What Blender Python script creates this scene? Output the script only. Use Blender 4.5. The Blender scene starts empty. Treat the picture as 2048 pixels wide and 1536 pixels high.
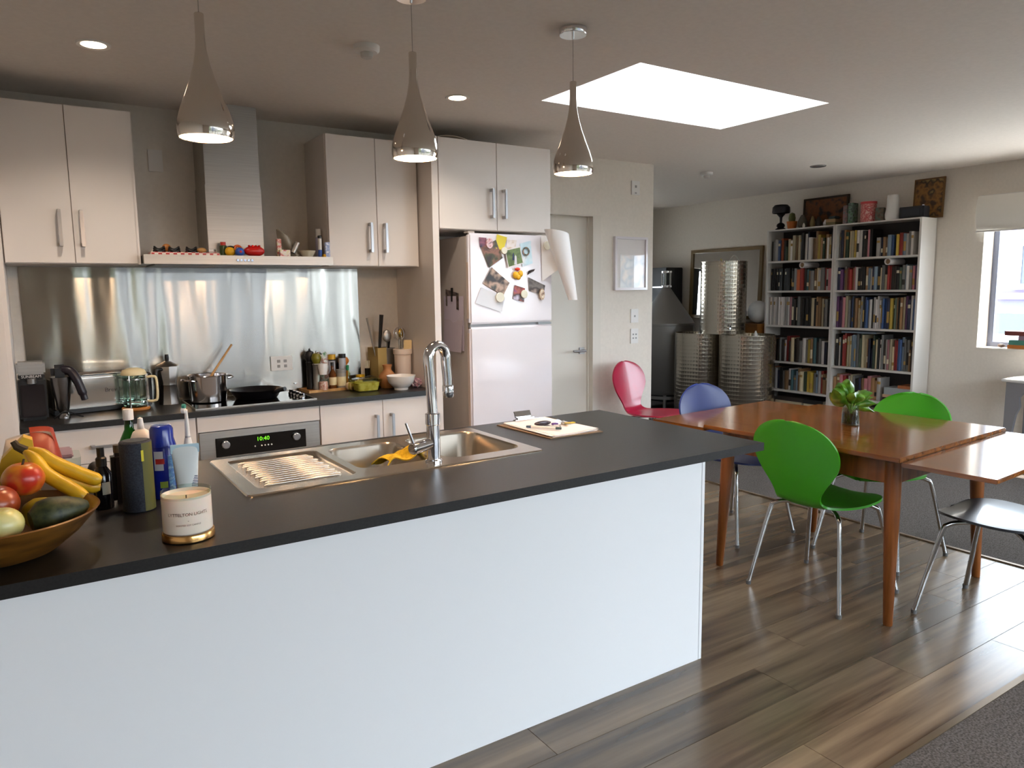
import bpy, bmesh, math, random
from mathutils import Vector, Matrix
PI = math.pi
ORD = 'first second third fourth fifth sixth seventh eighth ninth tenth eleventh twelfth thirteenth fourteenth fifteenth sixteenth seventeenth eighteenth nineteenth twentieth'.split()
random.seed(7)
SC = bpy.context.scene
COL = SC.collection

# ------------------------------------------------------------------ camera, sky, light, exposure
def make_camera():
    yaw, pitch, roll = math.radians(33.1004), math.radians(-7.2515), math.radians(0.6761)
    f = Vector((math.sin(yaw)*math.cos(pitch), math.cos(yaw)*math.cos(pitch), math.sin(pitch)))
    r = Vector((math.cos(yaw), -math.sin(yaw), 0)); u = r.cross(f)
    r2 = math.cos(roll)*r - math.sin(roll)*u; u2 = math.sin(roll)*r + math.cos(roll)*u
    cd = bpy.data.cameras.new('camera'); co = bpy.data.objects.new('camera', cd); COL.objects.link(co)
    m = Matrix(((r2.x, u2.x, -f.x, 0), (r2.y, u2.y, -f.y, 0), (r2.z, u2.z, -f.z, 1.603), (0, 0, 0, 1)))
    co.matrix_world = m
    cd.sensor_width = 36; cd.lens = 1464.42/2048*36; cd.clip_start = .02; cd.clip_end = 200
    SC.camera = co
make_camera()
vs = SC.view_settings
vs.view_transform = 'Standard'; vs.look = 'None'; vs.gamma = 1; vs.use_curve_mapping = False
vs.exposure = 0.95
SKY = 7.5
w = bpy.data.worlds.new('sky'); SC.world = w; w.use_nodes = True
nt = w.node_tree; bg = nt.nodes['Background']
tc = nt.nodes.new('ShaderNodeTexCoord'); sx = nt.nodes.new('ShaderNodeSeparateXYZ'); rp = nt.nodes.new('ShaderNodeValToRGB')
nt.links.new(tc.outputs['Generated'], sx.inputs[0]); nt.links.new(sx.outputs['Z'], rp.inputs[0]); nt.links.new(rp.outputs[0], bg.inputs[0])
rp.color_ramp.elements[0].color = (.81, .905, 1, 1); rp.color_ramp.elements[1].color = (.72, .86, 1, 1)
bg.inputs[1].default_value = SKY
SC.cycles.max_bounces = 10; SC.cycles.diffuse_bounces = 5; SC.cycles.glossy_bounces = 5; SC.cycles.transparent_max_bounces = 16
SC.cycles.caustics_reflective = False; SC.cycles.caustics_refractive = False
SC.cycles.sample_clamp_indirect = 25

def light(name, kind, loc, power, col, rot=(0, 0, 0), **kw):
    d = bpy.data.lights.new(name, kind); d.energy = power; d.color = col
    for k, v in kw.items(): setattr(d, k, v)
    o = bpy.data.objects.new(name, d); COL.objects.link(o); o.location = loc; o.rotation_euler = rot
    return o
def portal(name, loc, rot, sx_, sy_):
    o = light(name, 'AREA', loc, 1, (1, 1, 1), rot, shape='RECTANGLE', size=sx_, size_y=sy_)
    o.data.cycles.is_portal = True
portal('portal_far', (8.06, 2.515, 1.72), (0, PI/2, 0), 1.44, 2.03)
portal('portal_near', (4.05, -1.95, 1.21), (PI/2, 0, 0), 6.9, 2.42)
portal('portal_roof', (3.52, 3.365, 3.45), (0, 0, 0), 1.45, .75)
sd = Vector((.80, -.40, .0)).normalized()*math.cos(math.radians(60))+Vector((0, 0, math.sin(math.radians(60))))
sun = light('sun', 'SUN', (20, -10, 25), 13, (1, .95, .87), angle=.01)
sun.rotation_euler = sd.to_track_quat('Z', 'Y').to_euler()
portal('portal_back', (6.4, 8.5, 1.55), (-PI/2, 0, 0), .6, .9)
WARM = (1, .66, .41)

# ------------------------------------------------------------------ materials
def lin(c):
    return tuple((v/255/12.92 if v/255 <= .04045 else ((v/255+.055)/1.055)**2.4) for v in c[:3])
MATS = {}
def mat(name, col, rough=.5, metal=0.0, spec=.5, coat=0.0, emit=None, es=0.0, alpha=None):
    if name in MATS: return MATS[name]
    m = bpy.data.materials.new(name); m.use_nodes = True
    b = m.node_tree.nodes['Principled BSDF']
    b.inputs['Base Color'].default_value = (*lin(col), 1)
    b.inputs['Roughness'].default_value = rough; b.inputs['Metallic'].default_value = metal
    b.inputs['Specular IOR Level'].default_value = spec
    b.inputs['Coat Weight'].default_value = coat; b.inputs['Coat Roughness'].default_value = .08
    if emit: b.inputs['Emission Color'].default_value = (*lin(emit), 1); b.inputs['Emission Strength'].default_value = es
    MATS[name] = m
    return m
def nodes(m): return m.node_tree.nodes, m.node_tree.links, m.node_tree.nodes['Principled BSDF']
def add_noise(m, c1, c2, scale=(5, 5, 5), ns=1.0, detail=4, pos=(.35, .65), bump=0.0, rand=0.0, space='Object', dist=.001):
    """two-colour noise on object coordinates; rand shifts the pattern and the tone per object"""
    N, L, b = nodes(m)
    tc = N.new('ShaderNodeTexCoord'); mp = N.new('ShaderNodeMapping'); mp.inputs['Scale'].default_value = scale
    nz = N.new('ShaderNodeTexNoise'); nz.inputs['Scale'].default_value = ns; nz.inputs['Detail'].default_value = detail
    rp = N.new('ShaderNodeValToRGB')
    rp.color_ramp.elements[0].position, rp.color_ramp.elements[1].position = pos
    rp.color_ramp.elements[0].color = (*lin(c1), 1); rp.color_ramp.elements[1].color = (*lin(c2), 1)
    L.new(tc.outputs[space], mp.inputs[0]); L.new(mp.outputs[0], nz.inputs[0]); L.new(nz.outputs[0], rp.inputs[0])
    out = rp.outputs[0]
    if rand:
        oi = N.new('ShaderNodeObjectInfo'); mu = N.new('ShaderNodeMath'); mu.operation = 'MULTIPLY'; mu.inputs[1].default_value = 37
        L.new(oi.outputs['Random'], mu.inputs[0]); cx = N.new('ShaderNodeCombineXYZ')
        for i in range(3): L.new(mu.outputs[0], cx.inputs[i])
        L.new(cx.outputs[0], mp.inputs['Location'])
        hs = N.new('ShaderNodeHueSaturation'); mr = N.new('ShaderNodeMapRange')
        mr.inputs[3].default_value = 1-rand; mr.inputs[4].default_value = 1+rand
        L.new(oi.outputs['Random'], mr.inputs[0]); L.new(mr.outputs[0], hs.inputs['Value']); L.new(out, hs.inputs['Color']); out = hs.outputs[0]
    L.new(out, b.inputs['Base Color'])
    if bump:
        bp = N.new('ShaderNodeBump'); bp.inputs['Strength'].default_value = bump; bp.inputs['Distance'].default_value = dist
        L.new(nz.outputs[0], bp.inputs['Height']); L.new(bp.outputs[0], b.inputs['Normal'])
    return m
def glass(name, tint=(255, 255, 255), rough=0.0, ior=1.45):
    """clear glass: transparent body, Fresnel reflection"""
    if name in MATS: return MATS[name]
    m = bpy.data.materials.new(name); m.use_nodes = True; N, L = m.node_tree.nodes, m.node_tree.links
    N.remove(N['Principled BSDF']); out = N['Material Output']
    t = N.new('ShaderNodeBsdfTransparent'); t.inputs[0].default_value = (*lin(tint), 1)
    g = N.new('ShaderNodeBsdfGlossy'); g.inputs['Roughness'].default_value = rough
    fr = N.new('ShaderNodeFresnel'); fr.inputs[0].default_value = ior; mx = N.new('ShaderNodeMixShader')
    ge = N.new('ShaderNodeNewGeometry'); iv = N.new('ShaderNodeMath'); iv.operation = 'SUBTRACT'; iv.inputs[0].default_value = 1
    ml = N.new('ShaderNodeMath'); ml.operation = 'MULTIPLY'
    L.new(ge.outputs['Backfacing'], iv.inputs[1]); L.new(iv.outputs[0], ml.inputs[0]); L.new(fr.outputs[0], ml.inputs[1])
    L.new(ml.outputs[0], mx.inputs[0]); L.new(t.outputs[0], mx.inputs[1]); L.new(g.outputs[0], mx.inputs[2]); L.new(mx.outputs[0], out.inputs[0])
    MATS[name] = m; return m
def emitter(name, col, s):
    if name in MATS: return MATS[name]
    m = bpy.data.materials.new(name); m.use_nodes = True; N, L = m.node_tree.nodes, m.node_tree.links
    N.remove(N['Principled BSDF']); e = N.new('ShaderNodeEmission'); e.inputs[0].default_value = (*lin(col), 1); e.inputs[1].default_value = s
    L.new(e.outputs[0], N['Material Output'].inputs[0]); MATS[name] = m; return m

wall_m = add_noise(mat('wall paint', (224, 216, 205), .7), (222, 214, 203), (226, 218, 207), (40, 40, 40), 1, 2, bump=.05)
ceil_m = add_noise(mat('ceiling paint', (230, 222, 214), .85), (228, 220, 212), (232, 224, 216), (40, 40, 40), 1, 2)
white_cab = mat('white melamine', (224, 215, 208), .42)
isl_m = mat('white panel', (232, 232, 232), .5)
white_gloss = mat('white enamel', (226, 220, 224), .16, coat=.3)
white_paint = mat('white paint', (218, 211, 200), .45)
white_pl = mat('white plastic', (225, 222, 218), .4)
cream_pl = mat('cream plastic', (222, 204, 160), .45)
black_pl = mat('black plastic', (18, 17, 18), .4)
black_gl = mat('black gloss', (8, 8, 9), .08)
dark_gap = mat('dark gap', (30, 26, 22), .8)
lam_m = add_noise(mat('black laminate', (26, 25, 24), .36), (22, 21, 20), (32, 30, 29), (160, 160, 160), 1, 3, bump=.12)
chrome = mat('chrome', (225, 225, 228), .06, 1)
pend_m = mat('bronze chrome', (222, 215, 206), .1, 1)
steel = add_noise(mat('brushed steel', (176, 172, 166), .42, 1), (170, 166, 160), (178, 174, 168), (2, 60, 200), 1, 3)
sink_m = mat('sink steel', (200, 190, 176), .24, 1)
handle_m = mat('satin nickel', (178, 178, 180), .3, 1)
grey_metal = mat('grey metal', (130, 128, 126), .45, .8)
tubes_m = mat('chair chrome', (190, 190, 190), .14, 1)
brass = mat('brass lid', (226, 176, 110), .24, 1)
wood_t = add_noise(mat('teak', (150, 84, 38), .16, coat=.4), (98, 54, 18), (142, 84, 34), (22, 1.5, 22), 1.2, 5)
wood_leg = add_noise(mat('teak leg', (150, 84, 38), .35), (108, 58, 20), (142, 82, 36), (24, 24, 2), 1.2, 4)
wood_bowl = add_noise(mat('bowl wood', (130, 84, 30), .35), (58, 34, 10), (134, 88, 32), (5, 5, 22), 1.3, 6, pos=(.3, .7))
wood_l = add_noise(mat('light wood', (178, 132, 74), .5), (160, 114, 60), (190, 144, 84), (20, 20, 3), 1.2, 4)
wood_o = mat('orange wood', (176, 110, 46), .45)
floor_m = add_noise(mat('plank vinyl', (130, 112, 92), .27, spec=.95), (74, 58, 44), (132, 110, 86), (.9, 14, 14), 1.0, 8, pos=(.32, .7), rand=.24)
carpet_m = add_noise(mat('carpet', (112, 104, 98), .95, spec=.1), (68, 62, 58), (106, 99, 94), (90, 90, 90), 1.5, 3, bump=.8, dist=.004)
glass_m = glass('window glass')
glass_c = glass('clear glass', (235, 242, 238), 0)
glass_g = glass('green tint glass', (230, 232, 190), 0)
opal = bpy.data.materials.new('opal skylight'); opal.use_nodes = True
def _opal():
    N, L = opal.node_tree.nodes, opal.node_tree.links; N.remove(N['Principled BSDF'])
    a = N.new('ShaderNodeBsdfTranslucent'); a.inputs[0].default_value = (.86, .88, .9, 1); L.new(a.outputs[0], N['Material Output'].inputs[0])
_opal()
alu = mat('grey aluminium', (104, 108, 124), .4, .4)
paper = mat('paper', (232, 226, 224), .7)
lav_paper = mat('lavender paper', (196, 184, 196), .6)
concrete = mat('pale concrete', (205, 203, 198), .9)

# wavy stainless splashback: brushed vertically stretched reflections
splash = mat('splashback steel', (184, 181, 173), .2, 1)
def _splash():
    N, L, b = nodes(splash)
    b.inputs['Anisotropic'].default_value = .9
    cx = N.new('ShaderNodeCombineXYZ'); cx.inputs[2].default_value = 1.0
    L.new(cx.outputs[0], b.inputs['Tangent'])
    tc = N.new('ShaderNodeTexCoord'); mp = N.new('ShaderNodeMapping'); mp.inputs['Scale'].default_value = (3.0, 1, .4)
    nz = N.new('ShaderNodeTexNoise'); nz.inputs['Scale'].default_value = 1.6; nz.inputs['Detail'].default_value = 1.5
    bp = N.new('ShaderNodeBump'); bp.inputs['Strength'].default_value = .5; bp.inputs['Distance'].default_value = .03
    L.new(tc.outputs['Object'], mp.inputs[0]); L.new(mp.outputs[0], nz.inputs[0]); L.new(nz.outputs[0], bp.inputs['Height'])
    L.new(bp.outputs[0], b.inputs['Normal'])
_splash()
# stainless with pressed rows of scallops
tank_m = mat('pressed steel', (196, 188, 174), .2, 1)
def _tank():
    N, L, b = nodes(tank_m)
    tc = N.new('ShaderNodeTexCoord'); sp = N.new('ShaderNodeSeparateXYZ'); L.new(tc.outputs['Object'], sp.inputs[0])
    at = N.new('ShaderNodeMath'); at.operation = 'ARCTAN2'; L.new(sp.outputs[1], at.inputs[0]); L.new(sp.outputs[0], at.inputs[1])
    def mth(op, a, v):
        n = N.new('ShaderNodeMath'); n.operation = op; L.new(a, n.inputs[0])
        if isinstance(v, (int, float)): n.inputs[1].default_value = v
        elif v is not None: L.new(v, n.inputs[1])
        return n.outputs[0]
    s1 = mth('ABSOLUTE', mth('SINE', mth('MULTIPLY', at.outputs[0], 30), None), None)
    row = mth('FRACT', mth('MULTIPLY', sp.outputs[2], 22), None)
    row = mth('POWER', row, 1.6)
    h = mth('ADD', mth('MULTIPLY', mth('MULTIPLY', s1, row), .5), row)
    bp = N.new('ShaderNodeBump'); bp.inputs['Strength'].default_value = .5; bp.inputs['Distance'].default_value = .007
    L.new(h, bp.inputs['Height']); L.new(bp.outputs[0], b.inputs['Normal'])
_tank()
def print_mat(name, cols, scale=12, rough=.35):
    """printed photograph: blotches of a few colours"""
    m = mat(name, cols[0], rough); N, L, b = nodes(m)
    tc = N.new('ShaderNodeTexCoord'); nz = N.new('ShaderNodeTexNoise'); nz.inputs['Scale'].default_value = scale; nz.inputs['Detail'].default_value = 2
    rp = N.new('ShaderNodeValToRGB'); rp.color_ramp.interpolation = 'LINEAR'
    e = rp.color_ramp.elements
    while len(e) < len(cols): e.new(.5)
    for i, c in enumerate(cols):
        e[i].position = .32 + .36*i/max(1, len(cols)-1); e[i].color = (*lin(c), 1)
    L.new(tc.outputs['Object'], nz.inputs[0]); L.new(nz.outputs[0], rp.inputs[0]); L.new(rp.outputs[0], b.inputs['Base Color'])
    return m

# ------------------------------------------------------------------ mesh building
def ident(p): return p
class MB:
    def __init__(s): s.v = []; s.f = []; s.mi = []
    def add(s, vs, fs, m=0, M=None):
        n = len(s.v)
        s.v += [tuple(M @ Vector(p)) if M is not None else tuple(p) for p in vs]
        s.f += [tuple(i+n for i in f) for f in fs]; s.mi += [m]*len(fs); return s
    def box(s, x0, x1, y0, y1, z0, z1, m=0, bev=0.0, M=None):
        if x0 > x1: x0, x1 = x1, x0
        if y0 > y1: y0, y1 = y1, y0
        if z0 > z1: z0, z1 = z1, z0
        if bev <= 0:
            vs = [(x, y, z) for z in (z0, z1) for y in (y0, y1) for x in (x0, x1)]
            return s.add(vs, [(0, 2, 3, 1), (4, 5, 7, 6), (0, 1, 5, 4), (2, 6, 7, 3), (0, 4, 6, 2), (1, 3, 7, 5)], m, M)
        bm = bmesh.new(); bmesh.ops.create_cube(bm, size=1)
        for v in bm.verts:
            v.co = ((x0+x1)/2+v.co.x*(x1-x0), (y0+y1)/2+v.co.y*(y1-y0), (z0+z1)/2+v.co.z*(z1-z0))
        bmesh.ops.bevel(bm, geom=bm.edges[:], offset=min(bev, .49*min(x1-x0, y1-y0, z1-z0)), segments=2, affect='EDGES')
        return s.bm(bm, m, M)
    def bm(s, bm, m=0, M=None):
        bm.verts.ensure_lookup_table(); bm.verts.index_update()
        s.add([v.co[:] for v in bm.verts], [[v.index for v in f.verts] for f in bm.faces], m, M); bm.free(); return s
    def lathe(s, prof, c=(0, 0, 0), n=32, m=0, M=None, arc=2*PI, a0=0):
        """prof: (r, z) list; ends with r=0 close to a point"""
        T = Matrix.Translation(Vector(c)) @ (M if M is not None else Matrix())
        vs, rings = [], []
        full = abs(arc-2*PI) < 1e-6
        k = n if full else n+1
        for r, z in prof:
            if r <= 1e-7: rings.append([len(vs)]); vs.append((0, 0, z))
            else:
                rings.append(list(range(len(vs), len(vs)+k)))
                for i in range(k):
                    a = a0+arc*i/n; vs.append((r*math.cos(a), r*math.sin(a), z))
        fs = []
        for A, B in zip(rings, rings[1:]):
            for i in range(n):
                j = (i+1) % k if full else i+1
                if len(A) == 1 and len(B) == 1: continue
                if len(A) == 1: fs.append((A[0], B[j], B[i]))
                elif len(B) == 1: fs.append((A[i], A[j], B[0]))
                else: fs.append((A[i], A[j], B[j], B[i]))
        return s.add(vs, fs, m, T)
    def cyl(s, c, r, h, m=0, n=24, r2=None, bev=0.0, M=None):
        r2 = r if r2 is None else r2
        b = bev
        prof = [(0, 0), (r-b, 0), (r, b), (r2, h-b), (r2-b, h), (0, h)] if b else [(0, 0), (r, 0), (r2, h), (0, h)]
        return s.lathe(prof, c, n, m, M)
    def tube(s, pts, r, n=10, m=0, caps=True, M=None):
        P = [Vector(p) for p in pts]; rr = r if isinstance(r, (list, tuple)) else [r]*len(P)
        vs, fs = [], []
        up = Vector((0, 0, 1)); T0 = (P[1]-P[0]).normalized()
        if abs(T0.dot(up)) > .95: up = Vector((0, 1, 0))
        Nn = T0.cross(up).normalized()
        for i, p in enumerate(P):
            T = (P[min(i+1, len(P)-1)]-P[max(i-1, 0)]).normalized()
            Nn = (Nn - T*Nn.dot(T)).normalized(); Bn = T.cross(Nn)
            for k in range(n):
                a = 2*PI*k/n; vs.append(p+(Nn*math.cos(a)+Bn*math.sin(a))*rr[i])
        for i in range(len(P)-1):
            for k in range(n):
                fs.append((i*n+k, i*n+(k+1) % n, (i+1)*n+(k+1) % n, (i+1)*n+k))
        if caps:
            fs.append(tuple(range(n-1, -1, -1))); fs.append(tuple(range((len(P)-1)*n, len(P)*n)))
        return s.add(vs, fs, m, M)
    def ell(s, c, r, m=0, n=24, k=14, M=None):
        if isinstance(r, (int, float)): r = (r, r, r)
        prof = [(math.sin(PI*i/k), -math.cos(PI*i/k)) for i in range(k+1)]
        prof[0] = (0, -1); prof[-1] = (0, 1)
        S = Matrix.Diagonal((*r, 1))
        return s.lathe(prof, c, n, m, (M if M is not None else Matrix()) @ S)
    def prism(s, poly, z0, z1, m=0, M=None):
        n = len(poly)
        vs = [(x, y, z0) for x, y in poly]+[(x, y, z1) for x, y in poly]
        fs = [tuple(range(n-1, -1, -1)), tuple(range(n, 2*n))]+[(i, (i+1) % n, n+(i+1) % n, n+i) for i in range(n)]
        return s.add(vs, fs, m, M)
    def grid(s, fn, nu, nv, m=0, M=None, closed_u=False):
        vs = [fn(i/nu, j/nv) for j in range(nv+1) for i in range(nu+1)]
        fs = [(j*(nu+1)+i, j*(nu+1)+i+1, (j+1)*(nu+1)+i+1, (j+1)*(nu+1)+i) for j in range(nv) for i in range(nu)]
        return s.add(vs, fs, m, M)
    def sheet(s, fn, nu, nv, th, m=0, M=None):
        """thin solid: surface fn(u,v) given thickness th along its normal"""
        P = [[Vector(fn(i/nu, j/nv)) for i in range(nu+1)] for j in range(nv+1)]
        top, bot = [], []
        for j in range(nv+1):
            for i in range(nu+1):
                du = P[j][min(i+1, nu)]-P[j][max(i-1, 0)]; dv = P[min(j+1, nv)][i]-P[max(j-1, 0)][i]
                nn = du.cross(dv); nn = nn.normalized() if nn.length > 1e-12 else Vector((0, 0, 1))
                top.append(P[j][i]+nn*th/2); bot.append(P[j][i]-nn*th/2)
        k = len(top); W = nu+1; fs = []
        for j in range(nv):
            for i in range(nu):
                a = j*W+i; fs.append((a, a+1, a+W+1, a+W)); fs.append((k+a, k+a+W, k+a+W+1, k+a+1))
        bd = [i for i in range(W)]+[j*W+nu for j in range(1, nv+1)]+[nv*W+i for i in range(nu-1, -1, -1)]+[j*W for j in range(nv-1, 0, -1)]
        for a, b in zip(bd, bd[1:]+bd[:1]): fs.append((a, k+a, k+b, b))
        return s.add(top+bot, fs, m, M)
    def frame(s, x0, x1, y0, y1, hx0, hx1, hy0, hy1, z0, z1, m=0, M=None):
        """flat slab with a rectangular hole, all in one closed mesh"""
        o = [(x0, y0), (x1, y0), (x1, y1), (x0, y1)]; h = [(hx0, hy0), (hx1, hy0), (hx1, hy1), (hx0, hy1)]
        vs = [(*p, z0) for p in o]+[(*p, z0) for p in h]+[(*p, z1) for p in o]+[(*p, z1) for p in h]
        fs = []
        for i in range(4):
            j = (i+1) % 4
            fs += [(i, 4+i, 4+j, j), (8+i, 8+j, 12+j, 12+i), (i, j, 8+j, 8+i), (4+i, 12+i, 12+j, 4+j)]
        return s.add(vs, fs, m, M)
    def build(s, name, mats, parent=None, loc=None, rot=None, flat=False):
        me = bpy.data.meshes.new(name)
        off = Vector(loc) if loc is not None else (WL(parent) if parent is not None else Vector((0, 0, 0)))
        me.from_pydata([tuple(Vector(p)-off) for p in s.v], [], s.f)
        if not isinstance(mats, (list, tuple)): mats = [mats]
        for mm in mats: me.materials.append(mm)
        me.polygons.foreach_set('material_index', s.mi)
        bm = bmesh.new(); bm.from_mesh(me); bmesh.ops.recalc_face_normals(bm, faces=bm.faces); bm.to_mesh(me); bm.free()
        if not flat:
            me.polygons.foreach_set('use_smooth', [True]*len(me.polygons)); me.set_sharp_from_angle(angle=math.radians(38))
        me.update()
        o = bpy.data.objects.new(name, me); COL.objects.link(o)
        if parent is not None: o.parent = parent; WLOC[o.name] = off
        elif loc is not None: o.location = loc; WLOC[o.name] = Vector(loc)
        else: WLOC[o.name] = Vector((0, 0, 0))
        if rot is not None: o.rotation_euler = rot
        return o
WLOC = {}
def WL(o): return WLOC.get(o.name, Vector((0, 0, 0)))
def tag(o, label=None, cat=None, group=None, kind=None):
    if label: o['label'] = label
    if cat: o['category'] = cat
    if group: o['group'] = group
    if kind: o['kind'] = kind
    return o
def thing(name, label, cat, loc, rz=0, group=None, local=False):
    o = bpy.data.objects.new(name, None); COL.objects.link(o); o.empty_display_size = .05
    o.location = loc; o.rotation_euler = (0, 0, rz)
    WLOC[o.name] = Vector((0, 0, 0)) if local else Vector(loc)
    return tag(o, label, cat, group)
def struct(o, label=None): return tag(o, label, None, None, 'structure')
def copy_tree(o, parent=None):
    c = o.copy(); COL.objects.link(c); c.parent = parent
    for ch in o.children: copy_tree(ch, c)
    return c
def text_mb(txt, size, align='CENTER', ext=0.0):
    """lettering in the XZ plane facing -Y, centred on the origin"""
    cu = bpy.data.curves.new('lettering', 'FONT'); cu.body = txt; cu.size = size; cu.align_x = align; cu.align_y = 'CENTER'; cu.extrude = ext
    cu.resolution_u = 2
    o = bpy.data.objects.new('lettering', cu); COL.objects.link(o)
    dg = bpy.context.evaluated_depsgraph_get(); me = bpy.data.meshes.new_from_object(o.evaluated_get(dg))
    b = MB(); b.add([(v.co.x, -v.co.z, v.co.y) for v in me.vertices], [tuple(p.vertices) for p in me.polygons])
    bpy.data.objects.remove(o); bpy.data.meshes.remove(me); bpy.data.curves.remove(cu)
    return b
def Rz(a): return Matrix.Rotation(a, 4, 'Z')
def Rx(a): return Matrix.Rotation(a, 4, 'X')
def Ry(a): return Matrix.Rotation(a, 4, 'Y')
def Tr(x, y, z): return Matrix.Translation((x, y, z))
def rrect(x0, x1, y0, y1, r, n=6):
    out = []
    for cx, cy, a in ((x1-r, y1-r, 0), (x0+r, y1-r, PI/2), (x0+r, y0+r, PI), (x1-r, y0+r, 3*PI/2)):
        for i in range(n+1):
            t = a+PI/2*i/n; out.append((cx+r*math.cos(t), cy+r*math.sin(t)))
    return out
def loops(b, ls, m=0, cap0=False, cap1=True):
    """ls: list of (poly, z) with equal counts; skins between"""
    n = len(ls[0][0]); vs = [(x, y, z) for poly, z in ls for x, y in poly]; fs = []
    for k in range(len(ls)-1):
        for i in range(n): fs.append((k*n+i, k*n+(i+1) % n, (k+1)*n+(i+1) % n, (k+1)*n+i))
    if cap0: fs.append(tuple(range(n-1, -1, -1)))
    if cap1: fs.append(tuple(range((len(ls)-1)*n, len(ls)*n)))
    return b.add(vs, fs, m)
def smooth_path(pts, k=6):
    P = [Vector(p) for p in pts]; out = []
    for i in range(len(P)-1):
        p0, p1, p2, p3 = P[max(i-1, 0)], P[i], P[i+1], P[min(i+2, len(P)-1)]
        for j in range(k):
            t = j/k
            out.append(.5*((2*p1)+(-p0+p2)*t+(2*p0-5*p1+4*p2-p3)*t*t+(-p0+3*p1-3*p2+p3)*t**3))
    return out+[P[-1]]

# ================================================================== SETTING
ZC = 2.757; YW = 5.164; XF = 7.775; YN = -1.8; XL = -1.3; YB = 8.3
def setting():
    fl = struct(MB().box(XL-.2, XF+.2, YN-.2, YB+.2, -.15, -.012).build('floor', mat('screed', (70, 62, 54), .9)), 'grey brown wood-look plank floor of the kitchen')
    # planks: rows .2205 wide along x
    meshes = {}
    y0 = 1.2415; k = 0; L = 1.38
    offs = [2.165, 2.952, 2.45, 2.792, 3.285]
    rnd = random.Random(3)
    while y0+.2205*k < YW-.02:
        a, b_ = y0+.2205*k, min(y0+.2205*(k+1), YW)
        ref = offs[k] if k < len(offs) else 2.2+rnd.random()*1.38
        x = ref-math.ceil((ref-XL)/L)*L
        while x < 4.615:
            xa, xb = max(x, XL), min(x+L, 4.615)
            if xb-xa > .03:
                key = (round(xb-xa, 3), round(b_-a, 3))
                if key not in meshes:
                    o = MB().box(0, xb-xa-.0012, .0006, b_-a-.0006, -.012, 0, bev=.0008).build('plank', floor_m, fl)
                    meshes[key] = o.data
                else:
                    o = bpy.data.objects.new('plank', meshes[key]); COL.objects.link(o); o.parent = fl
                o.location = (xa, a, 0)
            x += L
        k += 1
    struct(MB().box(4.64, XF, 1.215, YB, -.012, .006).box(XL, XF, YN, 1.215, -.012, .006).build('floor', carpet_m), 'brown grey carpet of the living area')
    t1 = MB().box(4.612, 4.642, 1.215, YB, -.01, .008, bev=.003).build('trim_1', mat('edge strip', (120, 100, 76), .35, .6)); struct(t1)
    t2 = MB().box(XL, 4.612, 1.213, 1.243, -.01, .008, bev=.003).build('trim_2', MATS['edge strip']); struct(t2)
    # walls
    dx0, dx1, dz = 3.36, 4.335, 2.262
    b = MB().box(XL, dx0, YW, YW+.14, 0, ZC).box(dx1, 4.977, YW, YW+.14, 0, ZC).box(dx0, dx1, YW, YW+.14, dz, ZC)
    struct(b.build('wall_kitchen', wall_m))
    struct(MB().box(4.837, 4.977, YW+.14, YB, 0, ZC).build('wall_return', wall_m))
    b = MB().box(4.837, 6.1, YB, YB+.14, 0, ZC).box(6.7, XF+.25, YB, YB+.14, 0, ZC).box(6.1, 6.7, YB, YB+.14, 0, 1.1).box(6.1, 6.7, YB, YB+.14, 2.0, ZC)
    struct(b.build('wall_back', wall_m))
    wn = struct(MB().frame(-.3, .3, 1.1, 2.0, -.26, .26, 1.14, 1.96, -.03, .03, M=Tr(6.4, YB+.08, 0) @ Rx(PI/2)).build('window_4', alu), 'window in the corner behind the tanks')
    MB().box(6.13, 6.67, YB+.077, YB+.083, 1.13, 1.97).build('pane', glass_m, wn)
    wy0, wy1, wz0, wz1 = 1.5, 3.53, .995, 2.44
    b = MB().box(XF, XF+.25, wy1, YB, 0, ZC).box(XF, XF+.25, YN, wy0, 0, ZC).box(XF, XF+.25, wy0, wy1, 0, wz0).box(XF, XF+.25, wy0, wy1, wz1, ZC)
    struct(b.build('wall_far', wall_m))
    struct(MB().box(XL-.14, XL, YN, YW+.14, 0, ZC).build('wall_left', wall_m))
    gx0, gx1, gz = .6, 7.5, 2.42
    b = MB().box(XL-.14, gx0, YN-.14, YN, 0, ZC).box(gx1, XF+.25, YN-.14, YN, 0, ZC).box(gx0, gx1, YN-.14, YN, gz, ZC)
    struct(b.build('wall_near', wall_m))
    # ceiling with skylight opening
    hx0, hx1, hy0, hy1 = 2.718, 4.326, 2.926, 3.803
    struct(MB().frame(XL-.14, XF+.25, YN-.14, YB+.14, hx0, hx1, hy0, hy1, ZC, ZC+.1).build('ceiling', ceil_m))
    b = MB(); o0 = [(hx0, hy0), (hx1, hy0), (hx1, hy1), (hx0, hy1)]
    i0 = [(hx0+.05, hy0+.05), (hx1-.1, hy0+.05), (hx1-.1, hy1-.05), (hx0+.05, hy1-.05)]
    vs = [(*p, ZC+.1) for p in o0]+[(*p, ZC+.62) for p in i0]+[(p[0]+s_[0], p[1]+s_[1], ZC+.1) for p, s_ in zip(o0, ((-.05, -.05), (.05, -.05), (.05, .05), (-.05, .05)))]+[(p[0]+s_[0], p[1]+s_[1], ZC+.62) for p, s_ in zip(i0, ((-.05, -.05), (.05, -.05), (.05, .05), (-.05, .05)))]
    fs = []
    for i in range(4):
        j = (i+1) % 4
        fs += [(i, j, 4+j, 4+i), (8+i, 12+i, 12+j, 8+j), (i, 8+i, 8+j, j), (4+i, 4+j, 12+j, 12+i)]
    b.add(vs, fs); sh = struct(b.build('trim_3', mat('shaft paint', (240, 240, 238), .8)), 'white plastered shaft of the skylight')
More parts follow.
